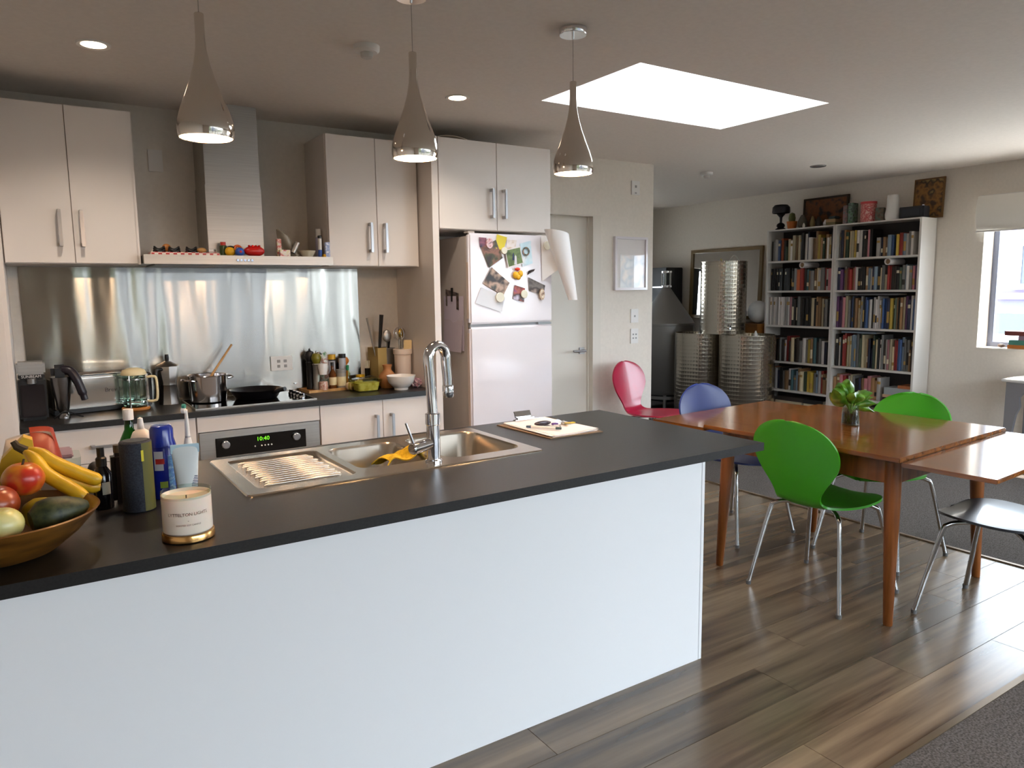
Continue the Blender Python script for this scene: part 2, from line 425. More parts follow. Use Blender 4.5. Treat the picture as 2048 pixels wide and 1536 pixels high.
    wn = struct(MB().frame(hx0-.02, hx1+.02, hy0-.02, hy1+.02, hx0+.09, hx1-.14, hy0+.09, hy1-.09, ZC+.62, ZC+.68).build('window_3', white_paint), 'skylight in the ceiling')
    MB().box(hx0+.07, hx1-.12, hy0+.07, hy1-.07, ZC+.645, ZC+.655).build('pane', opal, wn)
    # far window
    fx = XF+.2
    wn = MB()
    for (a, c, d, e) in ((wy0, wy1, wz0, wz0+.05), (wy0, wy1, wz1-.05, wz1), (wy0, wy0+.05, wz0+.05, wz1-.05), (wy1-.05, wy1, wz0+.05, wz1-.05), (2.72, 2.77, wz0+.05, wz1-.05)):
        wn.box(fx, fx+.05, a, c, d, e, bev=.004)
    wn = struct(wn.build('window_1', alu), 'dark aluminium window beside the bookcases')
    MB().box(fx+.02, fx+.026, wy0+.04, 2.73, wz0+.04, wz1-.04).build('pane', glass_m, wn)
    MB().box(fx+.02, fx+.026, 2.76, wy1-.04, wz0+.04, wz1-.04).build('pane', glass_m, wn)
    MB().box(XF-.012, fx, wy0-.02, wy1+.012, wz0-.02, wz0+.004, bev=.004).build('sill', white_paint, wn)
    # near glazing: sliding doors behind the camera
    wn = MB()
    yy = YN-.09
    n = 6; wd = (gx1-gx0)/n
    wn.box(gx0, gx1, yy, yy+.07, 0, .07).box(gx0, gx1, yy, yy+.07, gz-.07, gz)
    for i in range(n+1):
        xx = gx0+wd*i; wn.box(max(gx0, xx-.06), min(gx1, xx+.06), yy, yy+.07, .07, gz-.07)
    wn = struct(wn.build('window_2', alu), 'sliding glass doors to the outside')
    for i in range(n): MB().box(gx0+wd*i+.03, gx0+wd*(i+1)-.03, yy+.03, yy+.036, .05, gz-.05).build('pane', glass_m, wn)
    # door
    d = MB().box(dx0+.02, 4.245, YW+.07, YW+.11, .01, 2.25, bev=.002).build('door_1', white_paint); struct(d, 'plain white interior door beside the fridge')
    MB().box(4.245, dx1, YW-.004, YW+.13, 0, dz).box(dx0, 4.245, YW-.004, YW+.13, 2.25, dz+.0).build('jamb', white_paint, d)
    MB().box(4.23, 4.245, YW+.05, YW+.07, 0, 2.25).build('stop', white_paint, d)
    h = MB().box(4.14, 4.2, YW+.055, YW+.07, 1.025, 1.085, bev=.003).tube([(4.17, YW+.06, 1.055), (4.17, YW+.015, 1.055)], .011).tube([(4.18, YW+.015, 1.055), (4.04, YW+.015, 1.058)], .011)
    tag(h.build('handle', handle_m, d), 'satin nickel lever handle')
    # baseboards
    bb = mat('baseboard paint', (222, 216, 206), .5)
    struct(MB().box(4.335, 4.977, YW-.014, YW, .0, .09, bev=.003).build('baseboard_kitchen', bb))
    struct(MB().box(XF-.014, XF, YN, 8.28, .006, .1, bev=.003).build('baseboard_far', bb))
    struct(MB().box(4.977, 4.991, YW, 8.28, .006, .1, bev=.003).build('baseboard_return', bb))
    # outside
    g = MB().box(-40, 60, -2.1, 50, -.45, -.25).build('ground', concrete); struct(g)
    g = MB().box(-40, 60, -40, -2.1, -.45, -.12).build('ground', mat('yard paving', (54, 55, 50), .8)); struct(g)
    # boundary blocks added out of view to shape reflections and incoming light
    hm = add_noise(mat('hedge green', (66, 70, 54), .9), (52, 56, 42), (86, 90, 70), (6, 6, 6), 1, 4)
    fm = mat('fence grey', (82, 84, 92), .8)
    for i, (x0, x1, m, h, nm) in enumerate(((-4, -1.2, fm, 2.5, 'fence_backdrop'), (-1.1, 1.9, hm, 2.7, 'hedge_backdrop'), (2.0, 4.4, fm, 2.5, 'fence_backdrop'), (4.5, 7.0, mat('pale fence', (108, 107, 104), .8), 2.3, 'fence_backdrop'), (7.1, 13, hm, .9, 'hedge_backdrop'))):
        tag(MB().box(x0, x1, -6.6, -6.2, -.12, h, bev=.05).build(nm, m, loc=((x0+x1)/2, -6.4, -.12)), ('added green hedge' if nm == 'hedge_backdrop' else ('added pale board fence panel' if x0 == 4.5 else 'added grey board fence panel'))+f' outside the glass doors, {ORD[i]} from the pantry side', nm, 'unseen backdrop for reflections')
setting()

def house():
    t = thing('house', 'grey blue house with white trimmed windows outside the far window', 'building', (22, 8, -.25))
    wm = mat('dusk blue weatherboard', (92, 92, 122), .8); tr = mat('outside white trim', (240, 240, 240), .7)
    MB().box(19, 26, 3.5, 20, -.25, 3.1).build('wall', wm, t)
    MB().box(18.9, 19, 3.4, 20, 1.28, 1.42).build('band', mat('salmon band', (210, 140, 130), .8), t)
    MB().prism([(18.7, 3.1), (26.3, 3.1), (22.5, 4.2)], -20.2, -3.3, M=Rx(PI/2)).build('roof', mat('roof iron', (90, 92, 100), .6), t)
    gm = mat('dark far glass', (60, 66, 76), .1)
    for y in (5.3, 7.3, 9.3, 11.4):
        for z in (1.75,):
            f = MB().frame(-.6, .6, -.55, .55, -.48, .48, -.43, .43, 0, .1, M=Tr(18.92, y, z+.3) @ Rz(PI/2) @ Rx(PI/2)).build('window', tr, t)
            MB().box(18.97, 18.99, y-.5, y+.5, z-.2, z+.8).build('pane', gm, f)
    c = thing('car', 'white car parked in front of the grey blue house', 'car', (15.5, 6.8, -.25))
    wh = mat('car white', (235, 236, 238), .25)
    prof = [(-2.0, .35), (2.0, .35), (2.05, .7), (1.6, .85), (.9, .95), (.4, 1.4), (-1.0, 1.42), (-1.7, .98), (-2.05, .85)]
    MB().prism(prof, -.8, .8, M=Tr(15.5, 6.8, -.25) @ Rz(PI/2) @ Rx(PI/2)).build('body', wh, c)
    MB().prism([(.75, .97), (.35, 1.34), (-.9, 1.35), (-1.5, .98)], -.81, .81, M=Tr(15.5, 6.8, -.25) @ Rz(PI/2) @ Rx(PI/2)).build('side_glass', gm, c)
    for dy in (-1.3, 1.3):
        for dx in (-.72, .72):
            MB().cyl((0, 0, -.1), .33, .2, bev=.02, M=Tr(15.5+dx, 6.8+dy, .08) @ Ry(PI/2)).build('wheel', black_pl, c)
house()

# ================================================================== KITCHEN
def vhandle(x, y, z0, z1, parent, back=.035):
    b = MB().box(x-.009, x+.009, y-back-.012, y-back, z0, z1, bev=.002)
    b.box(x-.008, x+.008, y-back, y, z0, z0+.02).box(x-.008, x+.008, y-back, y, z1-.02, z1)
    return tag(b.build('handle', handle_m, parent), 'satin metal bar handle')
def hhandle(x0, x1, y, z, parent, back=.035):
    b = MB().box(x0, x1, y-back-.012, y-back, z-.009, z+.009, bev=.002)
    b.box(x0, x0+.02, y-back, y, z-.008, z+.008).box(x1-.02, x1, y-back, y, z-.008, z+.008)
    return tag(b.build('handle', handle_m, parent), 'satin metal bar handle')

def kitchen():
    # tall pantry at the far end
    p = thing('pantry_cabinet', 'tall white pantry cabinet at the end of the bench', 'cabinet', (-.6, 4.85, 0))
    MB().box(-1.25, -.1, 4.56, YW-.002, .1, 2.63).box(-1.25, -.1, 4.62, YW-.002, 0, .1).build('body', white_cab, p)
    MB().box(-.64, -.12, 4.538, 4.557, .12, 2.625, bev=.0015).build('door', white_cab, p)
    MB().box(-1.23, -.646, 4.538, 4.557, .12, 2.625, bev=.0015).build('door', white_cab, p)
    # wall cabinets
    def wallcab(x0, x1, seam, lab, hx):
        t = thing('wall_cabinet', lab, 'cabinet', ((x0+x1)/2, 4.95, 1.779), group=None)
        MB().box(x0, x1, 4.757, YW-.002, 1.779, 2.627, bev=.001).build('body', white_cab, t)
        for a, c, h in ((x0+.004, seam-.002, hx[0]), (seam+.002, x1-.018, hx[1])):
            d = MB().box(a, c, 4.737, 4.756, 1.783, 2.624, bev=.0015).build('door', white_cab, t)
            vhandle(h, 4.737, 1.872, 2.068, d)
        return t
    wallcab(-.098, .554, .228, 'white two-door wall cabinet between the pantry and the range hood', (.166, .27))
    wallcab(1.669, 2.325, 2.012, 'white two-door wall cabinet between the range hood and the fridge surround', (1.955, 2.062))
    # fridge surround
    t = thing('overhead_cabinet', 'white two-door cabinet above the fridge', 'cabinet', (2.85, 4.85, 2.03))
    MB().box(2.384, 3.34, 4.565, YW-.002, 2.03, 2.645, bev=.001).build('body', white_cab, t)
    for a, c, h in ((2.387, 2.85, 2.8), (2.854, 3.322, 2.905)):
        d = MB().box(a, c, 4.544, 4.563, 2.034, 2.642, bev=.0015).build('door', white_cab, t)
        vhandle(h, 4.544, 2.117, 2.322, d)
    tag(MB().box(2.333, 2.381, 4.544, YW-.002, 0, 2.645, bev=.001).build('end_panel', white_cab, loc=(2.357, 4.85, 0)), 'tall white panel between the bench and the fridge', 'panel')
    # base cabinets
    def carcass(x0, x1, lab, nm='base_cabinet'):
        t = thing(nm, lab, 'cabinet', ((x0+x1)/2, 4.85, 0))
        MB().box(x0+.001, x1-.001, 4.612, YW-.002, .12, .884).box(x0+.001, x1-.001, 4.68, YW-.002, 0, .12).build('body', white_cab, t)
        return t
    t = carcass(-.098, .764, 'white drawer cabinet below the coffee grinder and toaster', 'drawer_cabinet')
    for z0, z1 in ((.685, .882), (.405, .68), (.125, .4)):
        d = MB().box(-.096, .761, 4.592, 4.611, z0, z1, bev=.0015).build('drawer', white_cab, t)
        hhandle(.217, .45, 4.592, z1-.105, d)
    t = carcass(1.51, 2.33, 'white two-door base cabinet below the spices and bowl')
    for a, c, h in ((1.513, 1.943, 1.892), (1.947, 2.327, 2.003)):
        d = MB().box(a, c, 4.592, 4.611, .125, .882, bev=.0015).build('door', white_cab, t); vhandle(h, 4.592, .58, .786, d)
    t = carcass(.766, 1.509, 'white oven housing cabinet below the cooktop', 'oven_cabinet')
    MB().box(.769, 1.506, 4.592, 4.611, .79, .882, bev=.0015).build('filler_panel', white_cab, t)
    # oven
    o = thing('oven', 'stainless built-in oven with green clock display', 'oven', (1.137, 4.6, .13))
    MB().box(.775, 1.5, 4.585, 4.6115, .13, .785, bev=.002).build('fascia', steel, o)
    pn = MB().box(.862, 1.408, 4.58, 4.586, .63, .745, bev=.001).build('control_panel', black_gl, o)
    for x in (.918, 1.345): tag(MB().cyl((0, 0, 0), .024, .022, bev=.004, M=Tr(x, 4.58, .703) @ Rx(PI/2)).build('knob', handle_m, pn), 'brushed round knob')
    b = text_mb('10:40', .036); b2 = MB(); b2.add(b.v, b.f, 0, Tr(1.14, 4.5785, .714)); tag(b2.build('display', emitter('green led', (110, 220, 40), 1.2), pn, flat=True), 'green clock digits')
    b = MB()
    for x in (1.09, 1.13, 1.15, 1.17, 1.19): b.cyl((0, 0, 0), .0045, .004, n=10, M=Tr(x, 4.58, .672) @ Rx(PI/2))
    b.build('button', white_pl, pn)
    MB().box(.83, 1.44, 4.578, 4.586, .17, .58, bev=.001).build('glass_door', black_gl, o)
    MB().tube([(.83, 4.54, .6), (1.44, 4.54, .6)], .012).build('bar_handle', steel, o)
    # worktop
    tag(MB().box(-.098, 2.331, 4.566, YW-.002, .885, .92, bev=.003).build('worktop', lam_m, loc=(1.1, 4.85, .885)), 'long black worktop against the splashback', 'worktop')
    tag(MB().box(-.046, 2.02, YW-.008, YW-.002, .921, 1.775).build('splashback', splash, loc=(1.0, YW-.005, .921)), 'wavy brushed steel splashback behind the cooktop', 'splashback')
    # hood
    h = thing('range_hood', 'stainless chimney range hood with flat canopy', 'hood', (1.11, 5.0, 1.77))
    MB().box(.562, 1.662, 4.667, YW-.008, 1.785, 1.83, bev=.001).build('canopy', steel, h)
    MB().box(.558, 1.666, 4.66, 4.668, 1.78, 1.834, bev=.0015).build('front_strip', steel, h)
    MB().box(.948, 1.275, 4.85, YW-.002, 1.83, ZC-.001, bev=.002).build('chimney', steel, h)
    MB().box(.944, 1.279, 4.846, YW-.002, 1.83, 2.27, bev=.002).build('chimney_sleeve', steel, h)
    for i in range(5): MB().cyl((0, 0, 0), .008, .006, n=12, bev=.001, M=Tr(1.07+.021*i, 4.66, 1.806) @ Rx(PI/2)).build('button', chrome, h)
    MB().box(.62, 1.6, 4.72, 5.1, 1.775, 1.785).build('filter', grey_metal, h)
    # cooktop
    c = thing('cooktop', 'black glass ceramic cooktop set in the worktop', 'cooktop', (1.14, 4.87, .92))
    MB().box(.775, 1.5, 4.63, 5.11, .92, .9265, bev=.002).build('glass_plate', black_gl, c)
    MB().frame(.77, 1.505, 4.625, 5.115, .776, 1.499, 4.631, 5.109, .9202, .9275).build('rim', steel, c)
    for i in range(4):
        k = MB().cyl((0, 0, 0), .022, .02, n=24, bev=.003, M=Tr(1.43, 4.70+.075*i, .9265)).build('knob', chrome, c)
        MB().box(-.004, .004, -.02, .02, .02, .032, bev=.001, M=Tr(1.43, 4.70+.075*i, .9265) @ Rz(.5)).build('grip', chrome, k)
    # splashback outlet and wall plates
    def plate(nm, lab, cat, x0, x1, z0, z1, y, inner):
        t = thing(nm, lab, cat, ((x0+x1)/2, y, z0))
        MB().box(x0, x1, y-.01, y, z0, z1, bev=.002).build('face_plate', white_pl, t)
        for (a, c_, d, e, mm, nn) in inner: MB().box(a, c_, y-.013, y-.0095, d, e, bev=.001).build(nn, mm, t)
    gy = mat('switch grey', (150, 148, 146), .5)
    plate('power_outlet', 'double power outlet on the steel splashback', 'power outlet', 1.362, 1.512, 1.07, 1.17, YW-.008,
          [(1.405, 1.427, 1.125, 1.145, gy, 'rocker'), (1.45, 1.472, 1.125, 1.145, gy, 'rocker'), (1.405, 1.425, 1.09, 1.11, gy, 'socket'), (1.452, 1.472, 1.09, 1.11, gy, 'socket')])
    plate('blank_plate', 'plain white wall plate beside the hood chimney', 'wall plate', .682, .765, 2.368, 2.502, YW, [])
    plate('light_switch', 'single white light switch below the framed picture', 'switch', 4.7, 4.795, 1.293, 1.42, YW, [(4.74, 4.756, 1.345, 1.362, gy, 'rocker')])
    plate('light_switch', 'white four-rocker switch below the single light switch', 'switch', 4.7, 4.795, 1.098, 1.236, YW,
          [(4.722, 4.738, 1.175, 1.19, gy, 'rocker'), (4.757, 4.773, 1.175, 1.19, gy, 'rocker'), (4.722, 4.738, 1.14, 1.155, gy, 'rocker'), (4.757, 4.773, 1.14, 1.155, gy, 'rocker')])
    plate('thermostat', 'small white thermostat near the ceiling above the framed picture', 'thermostat', 4.697, 4.797, 2.466, 2.592, YW, [(4.735, 4.757, 2.53, 2.552, gy, 'dial'), (4.735, 4.757, 2.478, 2.488, gy, 'slot')])
    # framed picture
    f = thing('picture_frame', 'white framed print hanging beside the door', 'picture', (4.685, YW, 1.595))
    MB().frame(-.2, .2, -.243, .243, -.178, .178, -.221, .221, 0, .03, M=Tr(4.685, YW-.001, 1.84) @ Rx(PI/2)).build('frame', white_gloss, f)
    MB().box(4.505, 4.865, YW-.012, YW-.006, 1.617, 2.063).build('mount', paper, f)
    pm = print_mat('city print', [(236, 236, 234), (200, 205, 210), (236, 226, 220), (206, 210, 214)], 6, .2)
    MB().box(4.56, 4.86, YW-.0135, YW-.012, 1.62, 1.92).build('print', pm, f)
    MB().box(4.508, 4.862, YW-.021, YW-.019, 1.62, 2.06).build('glazing', glass_m, f)
kitchen()

# ================================================================== FRIDGE
def fridge():
    t = thing('fridge', 'white top-freezer fridge covered with photos and magnets', 'fridge', (2.92, 4.8, 0))
    side = mat('fridge side', (186, 176, 168), .4)
    MB().box(2.565, 3.265, 4.5, 5.1, .03, 1.985, bev=.008).build('body', side, t)
    for z0, z1 in ((1.372, 2.003), (.07, 1.352)):
        d = MB().box(2.56, 3.272, 4.452, 4.498, z0, z1, bev=.012).build('door', white_gloss, t)
        MB().box(2.556, 2.5605, 4.462, 4.492, z0+.04 if z0 > 1 else .6, z1-.2 if z0 > 1 else z1-.04, bev=.001).build('recessed_grip', mat('grip beige', (206, 186, 172), .5), d)
    MB().box(2.57, 3.26, 4.47, 4.5, 1.35, 1.374).build('gasket', mat('gasket grey', (150, 156, 162), .5), t)
    tag(MB().box(3.14, 3.26, 4.45, 4.453, 1.353, 1.371, bev=.001).build('badge', mat('badge steel', (120, 120, 120), .3, .8), t), 'small metal badge strip')
    MB().box(2.565, 2.62, 4.47, 4.53, 2.003, 2.016, bev=.003).build('hinge_cover', side, t)
    for x in (2.62, 3.2): MB().cyl((x, 4.58, 0), .02, .04).build('foot', black_pl, t)
    Y = 4.451
    def sheet(nm, lab, cat, quad, mm, border=None, dy=0.0, lift=.004, group=None):
        """a slightly curled paper, corners (x,z) in order tl, tr, br, bl"""
        tl, tr, br, bl = [Vector((p[0], 0, p[1])) for p in quad]
        c = (tl+tr+br+bl)/4
        def fn(u, v):
            p = (tl*(1-u)+tr*u)*(1-v)+(bl*(1-u)+br*u)*v
            return (p.x, Y-.0015-dy-lift*(2*v-1)**2*.6-lift*(2*u-1)**2*.4, p.z)
        loc = (c.x, Y-.002-dy, c.z)
        if border is None:
            o = MB().sheet(fn, 6, 6, .0008).build(nm, mm, loc=loc)
        else:
            o = MB().sheet(fn, 6, 6, .0008).build(nm, paper, loc=loc)
            def f2(u, v):
                q = fn(.5+(u-.5)*(1-border), .5+(v-.5)*(1-border)); return (q[0], q[1]-.0009, q[2])
            MB().sheet(f2, 6, 6, .0004).build('print', mm, o)
        return tag(o, lab, cat, group)
    P = print_mat
    sheet('photo', 'small dark photo at the upper edge of the freezer door', 'photo', [(2.64, 1.975), (2.70, 1.972), (2.70, 1.905), (2.645, 1.908)], P('ph1', [(40, 36, 46), (150, 90, 110), (60, 60, 80)]))
    sheet('photo', 'brown tilted photo beside the yellow note', 'photo', [(2.655, 1.905), (2.775, 1.96), (2.83, 1.835), (2.715, 1.765)], P('ph2', [(40, 26, 20), (150, 100, 80), (70, 70, 40), (50, 30, 24)]), dy=.004)
    sheet('sticky_note', 'yellow note at the top of the freezer door', 'note', [(2.785, 2.0), (2.87, 1.98), (2.84, 1.885), (2.775, 1.9)], mat('yellow note', (226, 206, 70), .7), dy=.002)
    sheet('card', 'pale floral card beside the yellow note', 'card', [(2.87, 1.965), (2.955, 1.96), (2.93, 1.86), (2.86, 1.88)], P('floral card', [(236, 228, 226), (232, 220, 214), (190, 160, 120)], 22))
    sheet('card', 'light blue card with a wreath emblem', 'card', [(2.98, 1.94), (3.075, 1.962), (3.09, 1.80), (3.0, 1.775)], P('blue card', [(206, 226, 236), (196, 222, 232), (226, 232, 236)], 10))
    w = MB().lathe([(.026+.006*math.cos(a), .0012*math.sin(a)) for a in [2*PI*i/8 for i in range(9)]], n=20, M=Tr(3.03, Y-.0105, 1.885) @ Rx(PI/2))
    tag(w.build('wreath_sticker', P('wreath', [(200, 120, 110), (90, 110, 90), (70, 60, 70)], 60), loc=(3.03, Y-.01, 1.885)), 'small printed wreath on the light blue card', 'sticker')
    wed = sheet('photo', 'white bordered wedding photo of a couple on grass', 'photo', [(2.845, 1.892), (2.978, 1.918), (3.005, 1.80), (2.872, 1.765)], P('ph3', [(50, 66, 30), (110, 130, 70), (80, 100, 50)], 14), .1, dy=.01)
    for x0, x1, z0, z1, c_, n_ in ((2.908, 2.926, 1.82, 1.875, (34, 40, 80), 'dark_figure'), (2.924, 2.948, 1.79, 1.86, (216, 214, 218), 'pale_figure')):
        MB().lathe([(0, 0), (.5, 0), (.34, .6), (.3, .8), (0, 1)], (0, 0, 0), 10, M=Tr((x0+x1)/2, Y-.0145, z0) @ Matrix.Diagonal((x1-x0, .0008, z1-z0, 1))).build(n_, mat('print '+n_, c_, .4), wed)
    sheet('photo', 'dark tilted group photo above the white folded paper', 'photo', [(2.735, 1.77), (2.885, 1.66), (2.83, 1.57), (2.665, 1.655)], P('ph4', [(16, 20, 22), (50, 34, 28), (190, 160, 140), (20, 40, 40)], 11), dy=.006)
    sheet('folded_paper', 'white folded paper at the lower edge of the freezer door', 'paper', [(2.65, 1.63), (2.85, 1.56), (2.815, 1.452), (2.6, 1.52)], mat('bluish paper', (222, 224, 230), .6), dy=.001)
    sheet('photo', 'purple and red photo below the yellow magnet', 'photo', [(2.93, 1.645), (3.02, 1.62), (3.01, 1.52), (2.915, 1.545)], P('ph5', [(70, 50, 140), (180, 90, 80), (70, 50, 50), (200, 190, 210)], 11), dy=.002)
    sheet('photo', 'greyish curled photo tucked under the rolled poster', 'photo', [(3.05, 1.70), (3.2, 1.64), (3.19, 1.57), (3.06, 1.60)], P('ph6', [(60, 50, 46), (120, 110, 104), (40, 30, 28), (170, 150, 140)], 11), dy=.002)
    sheet('dark_leaf', 'small dark curled leaf shape beside the rolled poster', 'leaf', [(3.05, 1.745), (3.11, 1.76), (3.10, 1.745), (3.04, 1.715)], mat('leaf dark', (50, 34, 30), .6), dy=.004)
    disc = mat('cream magnet', (226, 220, 200), .4)
    def magnet(lab, x, z, r=.03, dy=.008):
        b = MB().cyl((0, 0, 0), r, .009, n=28, bev=.003, M=Tr(x, Y-dy, z) @ Rx(PI/2)); tag(b.build('round_magnet', disc, loc=(x, Y-dy, z)), lab, 'magnet')
    magnet('round cream magnet holding the white folded paper', 2.80, 1.558, .036, .01)
    magnet('round cream magnet over the purple and red photo', 3.01, 1.578, .03, .008)
    magnet('round cream magnet between the brown photo and wedding photo', 2.836, 1.885, .025, .016)
    b = MB().cyl((0, 0, 0), 1, .012, n=28, bev=.004, M=Tr(3.165, Y-.008, 1.575) @ Rx(PI/2) @ Matrix.Diagonal((.022, .042, 1, 1)))
    tag(b.build('oval_magnet', P('oval floral', [(230, 220, 200), (190, 160, 130), (120, 90, 80)], 50), loc=(3.165, Y-.008, 1.575)), 'oval floral magnet below the grey curled photo', 'magnet')
    b = MB().cyl((0, 0, 0), 1, .01, n=24, bev=.004, M=Tr(2.72, Y-.006, 1.935) @ Rx(PI/2) @ Matrix.Diagonal((.028, .036, 1, 1)))
    tag(b.build('oval_magnet', P('oval pink', [(190, 120, 120), (230, 200, 200), (120, 80, 90)], 50), loc=(2.72, Y-.006, 1.935)), 'oval pink magnet beside the small dark photo', 'magnet')
    m = thing('toy_magnet', 'lumpy yellow and red toy magnet below the wedding photo', 'magnet', (2.955, Y-.01, 1.72))
    ye = mat('toy yellow', (240, 180, 30), .35)
    MB().ell((2.935, Y-.016, 1.715), (.024, .014, .026)).ell((2.975, Y-.016, 1.725), (.022, .014, .024)).ell((2.955, Y-.018, 1.70), (.02, .014, .02)).build('lump', ye, m)
    MB().ell((2.95, Y-.017, 1.757), (.022, .012, .012)).build('red_top', mat('toy red', (220, 60, 30), .35), m)
    # rolled poster hanging off the freezer corner
    r = thing('rolled_poster', 'big white curled poster hanging from the freezer corner', 'poster', (3.26, Y-.02, 1.75))
    wp = mat('poster white', (234, 230, 228), .45)
    def cone_fn(u, v):
        a = -1.2+u*4.9; rr = .085*(1-v)+.032*v
        ax = Vector((3.245, Y-.10, 1.99))*(1-v)+Vector((3.405, Y-.08, 1.53))*v
        return (ax.x+rr*math.cos(a)*(1+.25*u), ax.y-rr*math.sin(a)*.8, ax.z+.05*math.sin(a*.5)*(1-v))
    MB().sheet(cone_fn, 26, 12, .001).build('roll', wp, r)
    def flap(u, v):
        return (3.165+.1*u+.01*v, Y-.006-.012*math.sin(PI*u)-.06*u*u, 2.0-.33*v*(1-.25*u))
    MB().sheet(flap, 8, 8, .001).build('flap', wp, r)
    magnet('round white magnet holding the curled poster', 3.2, 1.93, .032, .03)
    # papers on fridge side
    X = 2.563
    s = thing('paper_bundle', 'lavender papers clipped to the side of the fridge', 'papers', (X-.004, 4.68, 1.2))
    MB().sheet(lambda u, v: (X-.003-.006*math.sin(3*u), 4.835-.295*u, 1.57-.37*v-.02*u*v), 6, 8, .001).build('sheet', lav_paper, s)
    MB().sheet(lambda u, v: (X-.008-.012*v, 4.82-.27*u+.01*v, 1.40-.23*v), 6, 6, .001).build('sheet', mat('plastic sleeve', (190, 176, 184), .25), s)
    MB().sheet(lambda u, v: (X-.006-.003*u, 4.8-.2*u, 1.62-.03*u-.12*v), 4, 4, .001).build('photo_slip', print_mat('slip', [(30, 28, 30), (120, 100, 90)], 30), s)
    tag(MB().box(X-.014, X-.003, 4.69, 4.71, 1.53, 1.63, bev=.002).build('clip', black_pl, s), 'dark clip')
fridge()

# ================================================================== ISLAND
SINK = (.565, 1.795, 2.512, 3.146)
def island():
    t = thing('island_cabinet', 'long white kitchen island cabinet with plain panels', 'cabinet', (.8, 2.6, 0))
    MB().box(-.95, 2.311, 2.088, 2.106, 0, .884, bev=.001).build('front_panel', isl_m, t)
    MB().box(2.313, 2.331, 2.088, 3.18, 0, .884, bev=.001).build('end_panel', isl_m, t)
    MB().box(-.95, 2.311, 3.155, 3.175, .1, .884, bev=.001).build('back_panel', isl_m, t)
    MB().box(-.95, 2.311, 2.108, 3.1, 0, .1).build('plinth', isl_m, t)
    x0, x1, y0, y1 = SINK
    tag(MB().frame(-1.0, 2.683, 2.067, 3.202, x0+.02, x1-.02, y0+.02, y1-.02, .885, .92).build('worktop', lam_m, loc=(.8, 2.6, .885)), 'black laminate worktop on the white island', 'worktop')
    s = thing('sink', 'stainless double bowl sink with ribbed drainer in the island', 'sink', (1.18, 2.83, .92))
    holes = [(1.02, 1.335, 2.635, 3.07, .06), (1.385, 1.755, 2.6, 3.08, .07), (.615, .985, 2.575, 3.09, .03)]
    def plate_with_holes():
        bm = bmesh.new(); es = []
        for poly in [rrect(x0, x1, y0, y1, .02)]+[rrect(a, b_, c, d, r) for a, b_, c, d, r in holes]:
            vs = [bm.verts.new((x, y, .9255)) for x, y in poly]
            es += [bm.edges.new((vs[i], vs[(i+1) % len(vs)])) for i in range(len(vs))]
        bmesh.ops.triangle_fill(bm, use_beauty=True, use_dissolve=False, edges=es)
        return bm
    b = MB().bm(plate_with_holes())
    loops(b, [(rrect(x0, x1, y0, y1, .02), .9255), (rrect(x0-.004, x1+.004, y0-.004, y1+.004, .022), .9205)], cap1=False)
    b.build('rim', sink_m, s)
    for a, b_, c, d, r in holes[:2]:
        bw = MB(); loops(bw, [(rrect(a, b_, c, d, r), .9255), (rrect(a+.006, b_-.006, c+.006, d-.006, r), .915), (rrect(a+.014, b_-.014, c+.014, d-.014, r), .78), (rrect(a+.03, b_-.03, c+.03, d-.03, r-.01), .755), (rrect(a+.06, b_-.06, c+.06, d-.06, r-.03), .75)])
        o = bw.build('bowl', sink_m, s)
        MB().lathe([(0, .752), (.035, .752), (.042, .755), (.045, .752)], ((a+b_)/2, (c+d)/2, 0)).build('waste', chrome, o)
    a, b_, c, d, r = holes[2]
    dw = MB(); loops(dw, [(rrect(a, b_, c, d, r), .9255), (rrect(a+.01, b_-.01, c+.01, d-.01, r-.005), .9195)])
    dr = dw.build('drainer', sink_m, s)
    me = None
    for i in range(13):
        y = c+.055+.033*i; xl = a+.035+(.01 if i % 2 else 0)
        if me is None:
            o = MB().tube([(0, 0, -.001), (.012, 0, .002), (.27, 0, .002), (.285, 0, -.001)], [.004, .0062, .0062, .004], 10).build('ridge', sink_m, dr, loc=(0, 0, 0)); me = o.data
        else: o = bpy.data.objects.new('ridge', me); COL.objects.link(o); o.parent = dr
        o.location = Vector((xl, y, .9195))-WL(dr)
    # tap
    f = thing('tap', 'tall chrome gooseneck mixer tap at the sink', 'tap', (1.311, 2.594, .926))
    X, Y = 1.311, 2.594
    MB().lathe([(0, .926), (.034, .926), (.034, .932), (.027, .937), (.027, 1.075), (.03, 1.078), (.03, 1.12), (.022, 1.124), (0, 1.124)], (X, Y, 0)).build('body', chrome, f)
    dirx, diry = .94, .34
    pts = [(X, Y, 1.12), (X-.006, Y, 1.22), (X-.012, Y, 1.31)]
    R_ = .052
    for i in range(11):
        a = PI-PI*1.06*i/10
        pts.append((X-.014+dirx*(R_+R_*math.cos(a)), Y+diry*(R_+R_*math.cos(a)), 1.335+.055*math.sin(a)))
    e = pts[-1]; pts += [(e[0]+.004, e[1], e[2]-.05), (e[0]+.008, e[1], e[2]-.115)]
    MB().tube(pts, .0205, 16).build('spout', chrome, f)
    e = Vector(pts[-1]); MB().lathe([(0, -.035), (.02, -.035), (.023, -.03), (.023, .012), (.021, .016)], e).build('spout_tip', chrome, f)
    lv = MB().tube([(X-.02, Y-.002, 1.0), (X-.105, Y-.03, .995)], .024, 20).tube([(X-.105, Y-.03, .995), (X-.112, Y-.032, .995)], [.024, .02], 20).build('valve', chrome, f)
    MB().tube([(X-.1, Y-.03, 1.01), (X-.135, Y-.035, 1.10)], [.006, .005], 10).build('lever', chrome, lv)
